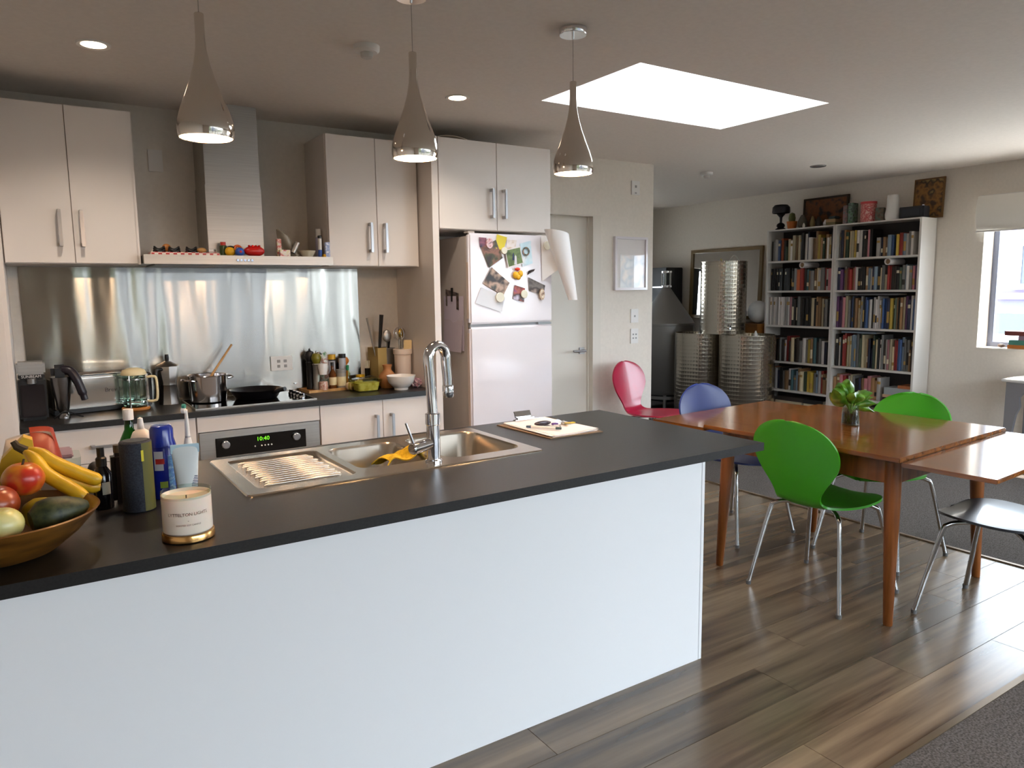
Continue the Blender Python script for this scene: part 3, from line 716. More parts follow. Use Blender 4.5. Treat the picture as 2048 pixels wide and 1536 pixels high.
    # cloth over the divider
    def cl(u, v):
        x = 1.19+.17*u+.03*math.sin(4*v); y = 2.78+.2*v*.6+.02*math.sin(7*u)
        z = .93+.012*math.sin(9*u+2*v)+.01*math.cos(8*v+3*u)
        dx = x-1.335
        z += -.06*max(0, -dx/.15)**1.2-.012*abs(v-.5)
        return (x, y, z+.008)
    o = MB().sheet(cl, 18, 14, .005).build('dishcloth', add_noise(mat('yellow cloth', (206, 170, 20), .9), (186, 150, 10), (220, 184, 40), (60, 60, 60), 1, 2, bump=.4), loc=(1.3, 2.84, .93))
    tag(o, 'crumpled yellow cloth hung over the sink divider', 'cloth')
island()

# ================================================================== PENDANTS, CEILING FITTINGS
def pendants():
    labs = ['chrome teardrop pendant lamp nearest the wall cabinets beside the pantry', 'middle chrome teardrop pendant lamp over the sink tap', 'chrome teardrop pendant lamp nearest the skylight']
    src = None
    prof_o = [(.014, .404), (.0155, .402), (.0155, .33), (.018, .29), (.026, .245), (.04, .195), (.06, .14), (.078, .095), (.09, .055), (.0925, .03), (.091, .012), (.087, 0)]
    prof_i = [(.084, .002), (.088, .012), (.0895, .03), (.087, .055), (.075, .094), (.057, .138), (.037, .19), (.02, .24), (0, .242)]
    def build():
        t = thing('pendant_lamp', labs[0], 'lamp', (.545, 2.72, 2.128), group='teardrop pendant lamps over the island', local=True)
        MB().lathe(prof_o, n=48).lathe([(.087, 0), (.084, .002)], n=48).build('shade', pend_m, t)
        MB().lathe(prof_i, n=48).build('lining', mat('lamp lining', (240, 236, 228), .5), t)
        bl = MB().ell((0, 0, .06), (.032, .032, .04)).build('bulb', emitter('warm bulb', (255, 190, 120), 60), t)
        MB().cyl((0, 0, .095), .015, .06, n=14).build('socket', white_pl, t)
        MB().tube([(0, 0, .4), (0, 0, .603)], .0016, 6).build('cord', mat('clear cord', (170, 160, 150), .4), t)
        MB().lathe([(0, .602), (.06, .602), (.063, .606), (.063, .6285), (0, .6285)], n=40).build('ceiling_cup', chrome, t)
        MB().cyl((0, 0, .585), .006, .02, n=12).build('cord_grip', chrome, t)
        return t
    src = build()
    for i, x in enumerate((.545, 1.327, 2.12)):
        o = src if i == 0 else copy_tree(src)
        o.location = (x, 2.72, 2.128); o['label'] = labs[i]
        light('pendant_glow', 'POINT', (x, 2.72, 2.128+.012), 9, WARM, shadow_soft_size=.03)
pendants()
def ceiling_bits():
    labs = ['lit downlight above the wall cabinet beside the pantry', 'lit downlight in front of the fridge surround', 'unlit downlight near the bookcases']
    for i, (x, y) in enumerate(((.338, 4.03), (2.241, 4.0), (6.43, 4.44))):
        t = thing('downlight', labs[i], 'ceiling light', (x, y, ZC-.012))
        MB().lathe([(.052, 0), (.054, -.003), (.07, -.006), (.074, -.001), (.074, .001)], (x, y, ZC-.001), 40).build('ring', white_pl if i < 2 else grey_metal, t)
        MB().lathe([(0, -.003), (.052, -.003), (.052, -.001), (0, -.001)], (x, y, ZC-.001), 32).build('lens', emitter('downlight glow', (255, 226, 190), 9) if i < 2 else mat('dull lens', (150, 150, 150), .2), t)
        if i < 2: light('downlight_beam', 'SPOT', (x, y, ZC-.03), 22, (1, .88, .74), (0, 0, 0), spot_size=2.3, spot_blend=.9, shadow_soft_size=.06)
    for lab, x, y in (('round smoke alarm on the ceiling between two pendant lamps', 1.423, 3.406), ('small smoke alarm on the ceiling beyond the skylight', 5.777, 5.244)):
        t = thing('smoke_alarm', lab, 'smoke alarm', (x, y, ZC-.05))
        MB().lathe([(0, -.03), (.05, -.03), (.06, -.022), (.062, 0), (0, 0)], (x, y, ZC-.0005), 32).build('base', white_pl, t)
        MB().lathe([(0, -.055), (.022, -.055), (.028, -.05), (.03, -.028), (0, -.028)], (x, y, ZC-.0005), 24).build('sensor', mat('alarm grey', (206, 202, 196), .5), t)
ceiling_bits()

# ================================================================== THINGS ON THE KITCHEN WORKTOP
def counter_items():
    Z = .92
    # coffee grinder
    t = thing('coffee_grinder', 'black and steel coffee grinder beside the pantry', 'coffee grinder', (-.028, 4.86, Z))
    gl = mat('smoked hopper', (40, 36, 38), .12)
    MB().box(-.094, .038, 4.80, 4.93, Z, Z+.235, bev=.012).build('body', black_pl, t)
    MB().box(-.084, .028, 4.793, 4.805, Z+.02, Z+.2, bev=.004).build('grounds_bin', gl, t)
    MB().cyl((-.028, 4.798, Z+.205), .022, .03, bev=.003).build('chute', grey_metal, t)
    MB().box(-.09, .034, 4.80, 4.93, Z+.235, Z+.255, bev=.003).build('collar', black_pl, t)
    b = text_mb('SUNBEAM', .021); b2 = MB(); b2.add(b.v, b.f, 0, Tr(-.028, 4.7985, Z+.245)); b2.build('lettering', white_pl, t, flat=True)
    MB().box(-.096, .04, 4.798, 4.932, Z+.255, Z+.325, bev=.01).build('top', steel, t)
    # kettle
    t = thing('kettle', 'steel kettle with big black handle in front of the toaster', 'kettle', (.11, 4.79, Z))
    MB().lathe([(0, 0), (.03, 0), (.03, .012), (.02, .03), (.03, .06), (.05, .2), (.052, .235), (0, .235)], (.11, 4.79, Z), 32).build('body', mat('dull steel', (120, 116, 114), .25, 1), t)
    MB().box(.062, .148, 4.755, 4.83, Z+.225, Z+.305, bev=.02).build('lid', black_pl, t)
    MB().tube(smooth_path([(.118, 4.78, Z+.275), (.16, 4.765, Z+.262), (.19, 4.755, Z+.2), (.209, 4.75, Z+.13), (.216, 4.75, Z+.10)]), [.026]*6+[.025]*6+[.023]*6+[.018]*6+[.012], 14).build('handle', mat('aubergine black', (26, 18, 28), .35), t)
    MB().tube(smooth_path([(.06, 4.72, Z+.012), (.08, 4.71, Z+.03), (.12, 4.71, Z+.05), (.17, 4.74, Z+.02), (.2, 4.76, Z+.006)]), .004, 8).build('cord', black_pl, t)
    # toaster
    M = Tr(.31, 5.02, Z) @ Rz(math.radians(9))
    t = thing('toaster', 'long polished steel toaster against the splashback', 'toaster', (.31, 5.02, Z))
    MB().box(-.26, .26, -.075, .075, .025, .215, bev=.012, M=M).build('body', mat('polished steel', (205, 200, 192), .12, 1), t)
    MB().box(-.265, .265, -.08, .08, .004, .03, bev=.006, M=M).build('base', black_pl, t)
    MB().box(.258, .272, -.078, .078, .02, .21, bev=.006, M=M).build('end_cap', black_pl, t)
    MB().box(-.21, .21, -.03, .03, .2145, .219, bev=.002, M=M).build('slot', black_gl, t)
    MB().tube([(-.15, -.045, .232), (.19, -.045, .232)], .007, 8, M=M).build('warming_rail', chrome, t)
    b = text_mb('Breville', .034); b2 = MB(); b2.add(b.v, b.f, 0, M @ Tr(.06, -.0765, .125)); b2.build('lettering', mat('badge grey', (70, 62, 60), .5), t, flat=True)
    # cafetiere on coaster
    tag(MB().cyl((.483, 4.885, Z), .078, .018, n=32, bev=.005).build('coaster', wood_o, loc=(.483, 4.885, Z)), 'round orange wooden coaster under the glass coffee press', 'coaster')
    c = (.483, 4.885, Z+.0185)
    t = thing('coffee_press', 'glass coffee press with cream lid and handle', 'coffee press', c)
    MB().lathe([(.0, .002), (.062, .002), (.066, .008), (.066, .195), (.064, .195), (.064, .01), (0, .006)], c, 40).build('beaker', glass_c, t)
    MB().lathe([(0, .235), (.03, .234), (.06, .222), (.07, .205), (.07, .194), (0, .194)], c, 40).build('lid', cream_pl, t)
    b = MB()
    for z in (.03, .165): b.lathe([(.067, z), (.069, z), (.069, z+.008), (.067, z+.008), (.067, z)], c, 40)
    fr = b.build('band', chrome, t); fr['kind'] = 'stuff'
    for i in range(4):
        a = PI/4+i*PI/2+.3; MB().tube([(c[0]+.068*math.cos(a), c[1]+.068*math.sin(a), c[2]), (c[0]+.068*math.cos(a), c[1]+.068*math.sin(a), c[2]+.195)], .0035, 6).build('strut', chrome, t)
    MB().cyl((c[0], c[1], c[2]+.016), .062, .008, n=32).build('plunger', chrome, t)
    MB().tube([(c[0], c[1], c[2]+.02), (c[0], c[1], c[2]+.2)], .003, 6).build('rod', chrome, t)
    h = [(c[0]+.066, c[1]-.01, c[2]+.175), (c[0]+.1, c[1]-.02, c[2]+.178), (c[0]+.118, c[1]-.024, c[2]+.16), (c[0]+.118, c[1]-.024, c[2]+.05), (c[0]+.1, c[1]-.02, c[2]+.03), (c[0]+.066, c[1]-.01, c[2]+.03)]
    MB().tube(smooth_path(h, 5), .008, 10).build('handle', cream_pl, t)
    # moka pot
    c = (.69, 5.03, Z)
    t = thing('moka_pot', 'aluminium stovetop coffee pot beside the cooktop', 'coffee pot', c)
    al = mat('cast aluminium', (176, 172, 168), .3, 1)
    MB().lathe([(0, 0), (.062, 0), (.06, .01), (.047, .115), (.05, .12), (0, .12)], c, 8).build('boiler', al, t)
    MB().lathe([(0, .122), (.05, .122), (.048, .135), (.07, .235), (.068, .24), (0, .24)], c, 8).build('jug', al, t)
    MB().lathe([(.07, .24), (.06, .248), (.02, .268), (0, .27)], c, 8).build('lid', al, t)
    MB().lathe([(0, .27), (.01, .27), (.013, .29), (.011, .312), (0, .314)], c, 12).build('lid_knob', black_pl, t)
    MB().tube(smooth_path([(c[0]-.04, c[1]-.045, c[2]+.225), (c[0]-.075, c[1]-.075, c[2]+.22), (c[0]-.08, c[1]-.08, c[2]+.16), (c[0]-.075, c[1]-.08, c[2]+.10)], 5), [.012]*6+[.011]*5+[.009]*5, 10).build('handle', black_pl, t)
    # stock pot with spoon
    c = (.905, 4.93, .9275)
    t = thing('stock_pot', 'stainless steel pot with loop handles on the cooktop', 'pot', c)
    ps = mat('pot steel', (200, 194, 192), .13, 1)
    MB().lathe([(0, 0), (.1, 0), (.108, .006), (.115, .165), (.121, .168), (.119, .171), (.112, .167), (.104, .012), (0, .008)], c, 48).build('body', ps, t)
    for a in (math.radians(200), math.radians(20)):
        M = Tr(*c) @ Rz(a)
        MB().tube(smooth_path([(.112, -.045, .14), (.15, -.04, .146), (.165, 0, .15), (.15, .04, .146), (.112, .045, .14)], 5), .0065, 8, M=M).build('loop_handle', ps, t)
    MB().lathe([(0, .08), (.108, .08)], c, 32).build('contents', mat('pot contents', (90, 70, 40), .5), t)
    sp = MB().tube([(.90, 4.955, 1.02), (.95, 4.985, 1.10), (1.085, 5.03, 1.275)], [.012, .008, .0065], 8).build('wooden_spoon', wood_l, loc=(.9, 4.955, 1.02))
    tag(sp, 'wooden spoon standing in the stainless pot', 'spoon')
    # frying pan
    c = (1.19, 4.885, .9275)
    t = thing('frying_pan', 'black frying pan on the cooktop beside the pot', 'pan', c)
    MB().lathe([(0, 0), (.12, 0), (.13, .004), (.163, .06), (.166, .062), (.16, .06), (.126, .01), (0, .007)], c, 48).build('body', mat('pan black', (20, 18, 20), .28), t)
    M = Tr(*c) @ Rz(math.radians(-62))
    MB().tube([(.15, 0, .045), (.2, 0, .062), (.26, 0, .075)], [.009, .013, .014], 12, M=M).build('handle', black_pl, t)
    MB().cyl((.258, 0, .075), .014, .004, M=M @ Ry(0)).build('handle_end', chrome, t)
    # spice tray
    t = thing('spice_tray', 'wooden tray holding pepper mills and spice jars', 'tray', (1.72, 5.04, Z))
    M = Tr(1.715, 5.04, Z) @ Rz(math.radians(3))
    MB().box(-.16, .17, -.09, .1, 0, .01, bev=.002, M=M).build('board', wood_o, t)
    b = MB().frame(-.165, .175, -.095, .105, -.158, .168, -.088, .098, 0, .018, M=M); b.build('rim', wood_l, t)
    ZT = Z+.0105
    def mill(x, y, h, r, lab, body, top, nm='pepper_mill', ball=None):
        t = thing(nm, lab, 'pepper mill', (x, y, ZT))
        MB().lathe([(0, 0), (r, 0), (r, .012), (r*.86, .03), (r*.86, h*.62), (r, h*.66), (r*.9, h*.68), (0, h*.68)], (x, y, ZT), 28).build('body', body, t)
        MB().lathe([(0, h*.68), (r*.7, h*.68), (r*1.1, h*.78), (r*1.12, h*.84), (r*.8, h*.93), (r*.25, h*.96), (0, h*.96)], (x, y, ZT), 28).build('head', top, t)
        MB().ell((x, y, ZT+h*.975), (.007, .007, .009), n=12, k=8).build('knob', chrome if ball is None else ball, t)
    mill(1.618, 5.09, .285, .03, 'tall black pepper mill at the back of the spice tray', black_pl, black_pl, ball=black_pl)
    mill(1.645, 5.03, .27, .031, 'steel pepper mill with olive ball top', steel, mat('olive ball', (110, 104, 20), .3))
    mill(1.868, 5.105, .225, .036, 'orange wooden pepper mill on the tray', mat('mill wood', (186, 112, 44), .3), MATS['mill wood'])
    t = thing('salt_grinder', 'glass grinder of pink salt with white top', 'salt grinder', (1.665, 4.97, ZT))
    c = (1.668, 4.968, ZT)
    MB().lathe([(0, 0), (.034, 0), (.034, .055), (.024, .09), (.02, .11), (0, .11)], c, 24).build('jar', glass_c, t)
    MB().lathe([(0, .002), (.031, .002), (.031, .05), (.028, .06), (0, .06)], c, 24).build('salt', add_noise(mat('pink salt', (226, 160, 140), .7), (200, 120, 104), (240, 200, 186), (90, 90, 90), 1, 2), t)
    MB().lathe([(0, .11), (.026, .11), (.034, .165), (.034, .185), (0, .185)], c, 24).build('cap', white_pl, t)
    def bottle(nm, lab, cat, x, y, prof, body, cap=None, capprof=None, label=None, lz=None, z=ZT, n=24):
        t = thing(nm, lab, cat, (x, y, z))
        MB().lathe(prof, (x, y, z), n).build('body', body, t)
        if cap: MB().lathe(capprof, (x, y, z), n).build('cap', cap, t)
        if label: MB().lathe([(lz[0]+.0006, lz[1]), (lz[0]+.0008, lz[2])], (x, y, z), n).build('label', label, t)
        return t
    amber = mat('amber glass', (90, 46, 12), .1); lab_c = mat('cream label', (214, 196, 156), .6)
    bottle('sauce_bottle', 'amber sauce bottle with cream label on the spice tray', 'bottle', 1.742, 4.985, [(0, 0), (.026, 0), (.026, .1), (.011, .135), (.011, .165), (0, .165)], amber, black_pl, [(0, .165), (.012, .165), (.012, .19), (0, .19)], lab_c, (.026, .03, .085))
    bottle('spice_jar', 'clear spice jar with grey lid beside the amber bottle', 'jar', 1.805, 4.99, [(0, 0), (.033, 0), (.033, .11), (0, .11)], mat('grey spice', (150, 140, 128), .3), mat('jar lid grey', (130, 128, 124), .4), [(0, .11), (.034, .11), (.034, .135), (0, .135)], lab_c, (.033, .02, .085))
    bottle('spice_jar', 'tall dark jar with yellow label at the back of the tray', 'jar', 1.78, 5.10, [(0, 0), (.027, 0), (.027, .2), (0, .2)], mat('dark jar', (36, 30, 26), .3), mat('yellow cap', (206, 160, 40), .4), [(0, .2), (.028, .2), (.028, .235), (0, .235)], mat('grey label', (170, 172, 180), .5), (.027, .1, .19))
    bottle('spice_jar', 'tall grey labelled jar with black lid at the back of the tray', 'jar', 1.838, 5.045, [(0, 0), (.025, 0), (.025, .21), (0, .21)], MATS['grey label'], black_pl, [(0, .21), (.026, .21), (.026, .24), (0, .24)])
    bottle('oil_bottle', 'small bottle with green cap in front of the wooden mill', 'bottle', 1.858, 5.0, [(0, 0), (.018, 0), (.018, .1), (.008, .125), (0, .125)], glass_g, mat('green cap', (20, 120, 70), .4), [(0, .124), (.011, .124), (.011, .16), (0, .16)])
    t = thing('herb_packet', 'crumpled green and white herb packet on the tray', 'packet', (1.70, 5.1, ZT))
    gp = print_mat('herb print', [(60, 120, 70), (200, 206, 200), (150, 90, 70), (210, 216, 214)], 30)
    MB().sheet(lambda u, v: (1.672+.085*u, 5.105-.02*math.sin(PI*u)*math.sin(PI*v)+.006*math.sin(9*u), ZT+.005+.24*v+.012*math.sin(12*u)*v), 10, 10, .02).build('packet', gp, t)
    # garlic
    t = thing('garlic_bulb', 'white garlic bulb behind the glass dish', 'garlic', (1.915, 4.945, Z))
    g_m = mat('garlic white', (226, 212, 192), .6)
    for i in range(6):
        a = i*PI/3; MB().ell((1.915+.018*math.cos(a), 4.945+.018*math.sin(a), Z+.03), (.024, .02, .031), n=14, k=10).build('clove', g_m, t)
    MB().tube([(1.915, 4.945, Z+.05), (1.915, 4.943, Z+.075)], [.01, .003], 8).build('stem', g_m, t)
    t = thing('garlic_bulb', 'pale brown garlic bulb beside the glass dish handle', 'garlic', (1.855, 4.935, Z))
    g2 = mat('garlic tan', (206, 176, 140), .6)
    for i in range(6):
        a = i*PI/3+.4; MB().ell((1.85+.016*math.cos(a), 4.925+.016*math.sin(a), Z+.028), (.022, .018, .028), n=14, k=10).build('clove', g2, t)
    # glass dish with lid
    t = thing('glass_dish', 'square glass dish of yellow leftovers with clear lid', 'dish', (1.92, 4.82, Z))
    o = MB(); loops(o, [(rrect(1.845, 2.0, 4.765, 4.88, .025), Z+.002), (rrect(1.83, 2.015, 4.755, 4.89, .028), Z+.02), (rrect(1.825, 2.022, 4.75, 4.895, .03), Z+.075)], cap0=True, cap1=False)
    o.build('dish', glass_g, t)
    o = MB(); loops(o, [(rrect(1.85, 1.995, 4.77, 4.875, .02), Z+.006), (rrect(1.838, 2.008, 4.762, 4.882, .025), Z+.06)], cap0=True)
    o.build('food', add_noise(mat('yellow food', (196, 176, 70), .6), (176, 160, 70), (214, 204, 140), (30, 30, 30), 1, 3), t)
    o = MB(); loops(o, [(rrect(1.822, 2.025, 4.747, 4.898, .03), Z+.074), (rrect(1.822, 2.025, 4.747, 4.898, .03), Z+.082), (rrect(1.85, 1.997, 4.77, 4.875, .03), Z+.092)], cap0=True)
    o.build('lid', glass_g, t)
    MB().tube(smooth_path([(1.83, 4.8, Z+.07), (1.795, 4.79, Z+.075), (1.785, 4.79, Z+.04), (1.80, 4.795, Z+.012), (1.836, 4.8, Z+.012)], 5), .006, 8).build('side_handle', glass_g, t)
    # small things behind
    bottle('cup', 'small yellow cup behind the glass dish', 'cup', 1.985, 5.085, [(0, 0), (.028, 0), (.033, .085), (.03, .085), (.025, .006), (0, .006)], mat('mustard', (200, 160, 20), .4), z=Z)
    t = thing('toothpick_holder', 'small holder of pale sticks beside the yellow cup', 'holder', (2.045, 5.09, Z))
    MB().cyl((2.045, 5.09, Z), .02, .13, n=16).build('pot', black_gl, t)
    for i in range(4): MB().tube([(2.037+.006*i, 5.085+.004*(i % 2), Z+.1), (2.03+.01*i, 5.085, Z+.185)], .0025, 6).build('stick', mat('pale stick', (216, 208, 180), .6), t)
    bottle('avocado_half', 'dark avocado lying between the yellow cup and clay vase', 'avocado', 2.02, 4.985, [(0, 0), (.045, .01), (.058, .04), (.045, .075), (0, .09)], mat('avocado dark', (28, 28, 24), .5), z=Z)
    bottle('clay_vase', 'small brown clay vase behind the white bowl', 'vase', 2.12, 4.90, [(0, 0), (.05, 0), (.066, .05), (.06, .09), (.03, .125), (.028, .14), (.036, .165), (.03, .165), (.023, .14), (0, .12)], mat('clay', (170, 112, 64), .6), z=Z, n=28)
    bottle('bowl', 'white footed bowl at the front of the worktop', 'bowl', 2.15, 4.735, [(0, 0), (.048, 0), (.05, .016), (.06, .02), (.09, .055), (.102, .1), (.099, .1), (.085, .058), (.05, .028), (0, .025)], mat('bowl white', (232, 226, 220), .2), z=Z, n=40)
    # utensil crocks
    t = thing('utensil_pot', 'square bamboo and steel utensil pot', 'utensil holder', (2.155, 5.075, Z))
    M = Tr(2.155, 5.075, Z) @ Rz(.15)
    MB().frame(-.075, -.0, -.07, .07, -.07, -.004, -.064, .064, 0, .28, M=M).box(-.072, -.002, -.066, .066, 0, .006, M=M).build('bamboo_half', mat('bamboo', (176, 150, 90), .5), t)
    MB().frame(.0, .075, -.07, .07, .004, .07, -.064, .064, 0, .275, M=M).box(.002, .072, -.066, .066, 0, .006, M=M).build('steel_half', steel, t)
    t = thing('utensil_crock', 'tall cream ceramic utensil crock', 'utensil holder', (2.30, 4.93, Z))
    c = (2.258, 4.93, Z)
    MB().lathe([(0, 0), (.055, 0), (.058, .01), (.062, .23), (.068, .235), (.07, .27), (.066, .272), (.06, .26), (.054, .02), (0, .012)], c, 40).build('crock', mat('cream ceramic', (222, 204, 190), .35), t)
    def utensil(nm, lab, pts, r, m, head=None, hm=None):
        t = thing(nm, lab, 'utensil', pts[0]); MB().tube(pts, r, 8).build('shaft', m, t)
        if head: head(t, hm)
    utensil('knife_steel', 'steel rod leaning out of the bamboo pot', [(2.13, 5.04, Z+.03), (2.03, 5.03, 1.42)], [.006, .0065], steel)
    utensil('ladle', 'black handled utensil upright in the bamboo pot', [(2.12, 5.07, Z+.03), (2.135, 5.05, 1.25), (2.145, 5.03, 1.44)], [.006, .012, .016], black_pl)
    utensil('serving_spoon', 'steel ladle with round bowl in the square pot', [(2.185, 5.06, Z+.03), (2.175, 5.02, 1.24)], .005, steel,
            lambda t, m: MB().ell((2.172, 5.005, 1.285), (.036, .016, .045)).build('bowl_end', m, t), steel)
    utensil('fork', 'black fork beside the steel ladle', [(2.19, 5.09, Z+.03), (2.205, 5.04, 1.3)], [.005, .014], black_pl)
    def whisk(t, m):
        for k in range(6):
            a = PI*k/6; p = []
            for i in range(13):
                th = -PI/2+2*PI*i/12*.5*2; rr = .04*math.cos(th)
                p.append((2.245+rr*math.cos(a), 4.955+rr*math.sin(a), 1.30+.05*math.sin(th)))
            MB().tube(p, .0013, 5).build('wire', m, t)
    utensil('whisk', 'steel balloon whisk standing in the crock', [(2.25, 4.95, Z+.03), (2.245, 4.955, 1.26)], .008, steel, whisk, chrome)
    utensil('slotted_spoon', 'bronze spoon behind the spatula in the crock', [(2.262, 4.95, Z+.03), (2.268, 4.962, 1.28)], .005, steel,
            lambda t, m: MB().ell((2.27, 4.966, 1.305), (.03, .01, .036)).build('bowl_end', m, t), mat('bronze', (150, 120, 60), .25, 1))
    utensil('spatula', 'cream spatula with square head in the crock', [(2.275, 4.93, Z+.03), (2.288, 4.915, 1.19)], .006, wood_l,
            lambda t, m: MB().box(-.032, .032, -.005, .005, 0, .085, bev=.004, M=Tr(2.29, 4.912, 1.17) @ Ry(.05)).build('blade', m, t), mat('cream silicone', (222, 194, 142), .5))
    t = thing('crumpled_tissue', 'crumpled pink floral napkin beside the crock', 'napkin', (2.29, 4.80, Z))
    fm = print_mat('floral napkin', [(226, 214, 214), (190, 140, 150), (120, 90, 110), (230, 222, 220)], 60, .8)
    rnd = random.Random(5)
    bm = bmesh.new(); bmesh.ops.create_icosphere(bm, subdivisions=3, radius=1)
    for v in bm.verts:
        q = v.co.normalized(); k = 1+.25*math.sin(7*q.x+3*q.z)*math.cos(6*q.y)+rnd.uniform(-.1, .1)
        v.co = Vector((q.x*.042*k, q.y*.04*k, max(-.03, q.z*.036*k)))
    MB().bm(bm, 0, Tr(2.29, 4.79, Z+.03)).build('fold', fm, t)
counter_items()

def hood_items():
    Z = 1.8345; ZR = 1.8305
    tr = thing('tray', 'long red checked tray lying on the range hood', 'tray', (.8, 4.78, Z))
    rm = mat('red check', (196, 120, 120), .6)
    N, L, b = nodes(rm)
    tc = N.new('ShaderNodeTexCoord'); ck = N.new('ShaderNodeTexChecker'); ck.inputs['Scale'].default_value = 50
    ck.inputs[1].default_value = (*lin((190, 70, 70)), 1); ck.inputs[2].default_value = (*lin((226, 214, 204)), 1)
    L.new(tc.outputs['Object'], ck.inputs[0]); L.new(ck.outputs[0], b.inputs['Base Color'])
    MB().box(.60, .98, 4.70, 4.83, ZR, ZR+.02, bev=.004).build('board', rm, tr)
    S = ZR+.0205
    bk = mat('black rubber', (22, 22, 22), .5)
    for i, (x, lab) in enumerate(((.655, 'first coil of black cable from the pantry side on the hood tray'), (.735, 'middle coil of black cable on the hood tray'), (.83, 'black cable coil nearest the toy duck figures on the hood tray'))):
        t = thing('cable_coil', lab, 'cable', (x, 4.76, S), group='black cable coils on the hood tray')
        for k in range(3):
            p = [(x+(.03-.002*k)*math.cos(a), 4.76+(.03-.003*k)*math.sin(a), S+.006+.009*k+.008*math.sin(2*a+k)) for a in [2*PI*j/18 for j in range(19)]]
            MB().tube(p, .0055, 6).build('loop', bk, t)
    tag(MB().ell((.70, 4.80, S+.026), (.025, .02, .026)).build('cork_ball', wood_o, loc=(.7, 4.8, S)), 'brown wooden ball behind the cable coils on the hood', 'ball')
    tag(MB().ell((.885, 4.75, S+.015), (.028, .02, .015)).build('cork_stopper', wood_l, loc=(.885, 4.75, S)), 'small tan stopper on the checked hood tray', 'stopper')
    t = thing('salt_shaker', 'tiny white shaker lying on the end of the hood tray', 'shaker', (.935, 4.74, S))
    MB().tube([(.925, 4.74, S+.011), (.95, 4.735, S+.011)], .011, 10).build('body', white_pl, t)
    MB().tube([(.95, 4.735, S+.011), (.963, 4.733, S+.011)], .009, 10).build('cap', chrome, t)
    t = thing('sauce_jar', 'small green jar with red cap on the hood in front of the chimney', 'jar', (1.02, 4.78, ZR))
    MB().cyl((1.02, 4.8, ZR), .022, .07, n=16, bev=.004).build('body', mat('green glass jar', (60, 80, 40), .2), t)
    MB().cyl((1.02, 4.8, ZR+.0705), .016, .02, n=16).build('cap', mat('red cap', (200, 50, 40), .4), t)
    ye = mat('yellow toy', (236, 176, 20), .35); blu = mat('blue toy', (50, 90, 180), .35); rd = mat('red toy', (200, 24, 20), .3)
    t = thing('toy_ball', 'yellow and black round toy on the range hood', 'toy', (1.04, 4.73, ZR))
    MB().ell((1.045, 4.735, ZR+.03), .03).build('ball', ye, t); MB().ell((1.05, 4.74, ZR+.054), (.022, .022, .012)).build('dark_cap', black_pl, t)
    t = thing('toy_ball', 'blue round toy with red dot on the range hood', 'toy', (1.1, 4.71, ZR))
    MB().ell((1.095, 4.705, ZR+.0275), .027).build('ball', blu, t); MB().ell((1.095, 4.681, ZR+.028), (.008, .004, .008)).build('dot', rd, t)
    t = thing('toy_ring', 'small orange toy ring leaning on the red toy', 'toy', (1.10, 4.765, ZR))
    MB().lathe([(.02+.008*math.cos(a), .008*math.sin(a)) for a in [2*PI*i/8 for i in range(9)]], n=20, M=Tr(1.10, 4.775, ZR+.05) @ Rx(1.2)).cyl((1.1, 4.775, ZR), .012, .03).build('ring', mat('orange toy', (226, 100, 20), .4), t)
    t = thing('toy_boat', 'long red plastic toy lying on the range hood', 'toy', (1.18, 4.72, ZR))
    MB().ell((1.185, 4.72, ZR+.034), (.062, .032, .033), n=28).build('body', rd, t)
    for i in range(4): MB().ell((1.155+.02*i, 4.715, ZR+.066), (.008, .012, .006), n=12, k=8).build('bump', rd, t)
    def carton(nm, lab, x0, x1, y, h, m, d=.03, z=ZR):
        return tag(MB().box(x0, x1, y, y+d, z, z+h, bev=.002).build(nm, m, loc=((x0+x1)/2, y, z)), lab, 'box')
    pr = print_mat('carton print', [(220, 200, 60), (230, 226, 210), (200, 60, 40), (236, 230, 216)], 34)
    carton('small_carton', 'tall yellow and white carton on the hood beside the chimney', 1.33, 1.357, 4.73, .115, pr)
    carton('small_carton', 'low red and white carton in front of the clear bag', 1.335, 1.40, 4.69, .045, print_mat('carton red', [(200, 40, 40), (236, 230, 220), (220, 200, 80)], 34))
    t = thing('plastic_bag', 'clear crumpled packet leaning on the chimney side of the hood', 'packet', (1.42, 4.8, ZR))
    bg_m = mat('grey film', (150, 142, 126), .25)
    MB().sheet(lambda u, v: (1.35+.11*u+.05*v*(1-u)*0+.02*(1-v), 4.79+.02*math.sin(5*u+3*v), ZR+.012+.17*v*(1-.55*u)), 10, 10, .016).build('film', bg_m, t)
    tag(MB().tube([(1.43, 4.745, ZR+.03), (1.465, 4.75, ZR+.095)], [.017, .018], 14).build('spray_tube', steel, loc=(1.43, 4.745, ZR+.01)), 'small metal tube leaning on the clear packet', 'tube')
    t = thing('bowl', 'small white bowl on the hood near the wall cabinet', 'bowl', (1.525, 4.75, ZR))
    MB().lathe([(0, 0), (.03, 0), (.048, .03), (.054, .045), (.051, .045), (.04, .02), (0, .008)], (1.525, 4.75, ZR), 28).build('shell', mat('cream bowl', (216, 206, 180), .3), t)
    MB().ell((1.535, 4.75, ZR+.036), (.03, .03, .014)).build('lemon_rind', mat('rind yellow', (200, 170, 40), .6), t)
    t = thing('glue_stick', 'slim blue and white tube upright on the hood', 'tube', (1.6, 4.73, ZR))
    MB().cyl((1.605, 4.73, ZR), .013, .05, n=16).build('lower', blu, t); MB().cyl((1.605, 4.73, ZR+.05), .012, .075, n=16, bev=.003).build('upper', white_pl, t); MB().cyl((1.605, 4.73, ZR+.125), .013, .018, n=16, bev=.003).build('cap', black_pl, t)
    t = thing('pump_bottle', 'pale lavender bottle at the back of the hood beside the cabinet', 'bottle', (1.64, 4.85, ZR))
    lv = mat('lavender plastic', (190, 182, 204), .4)
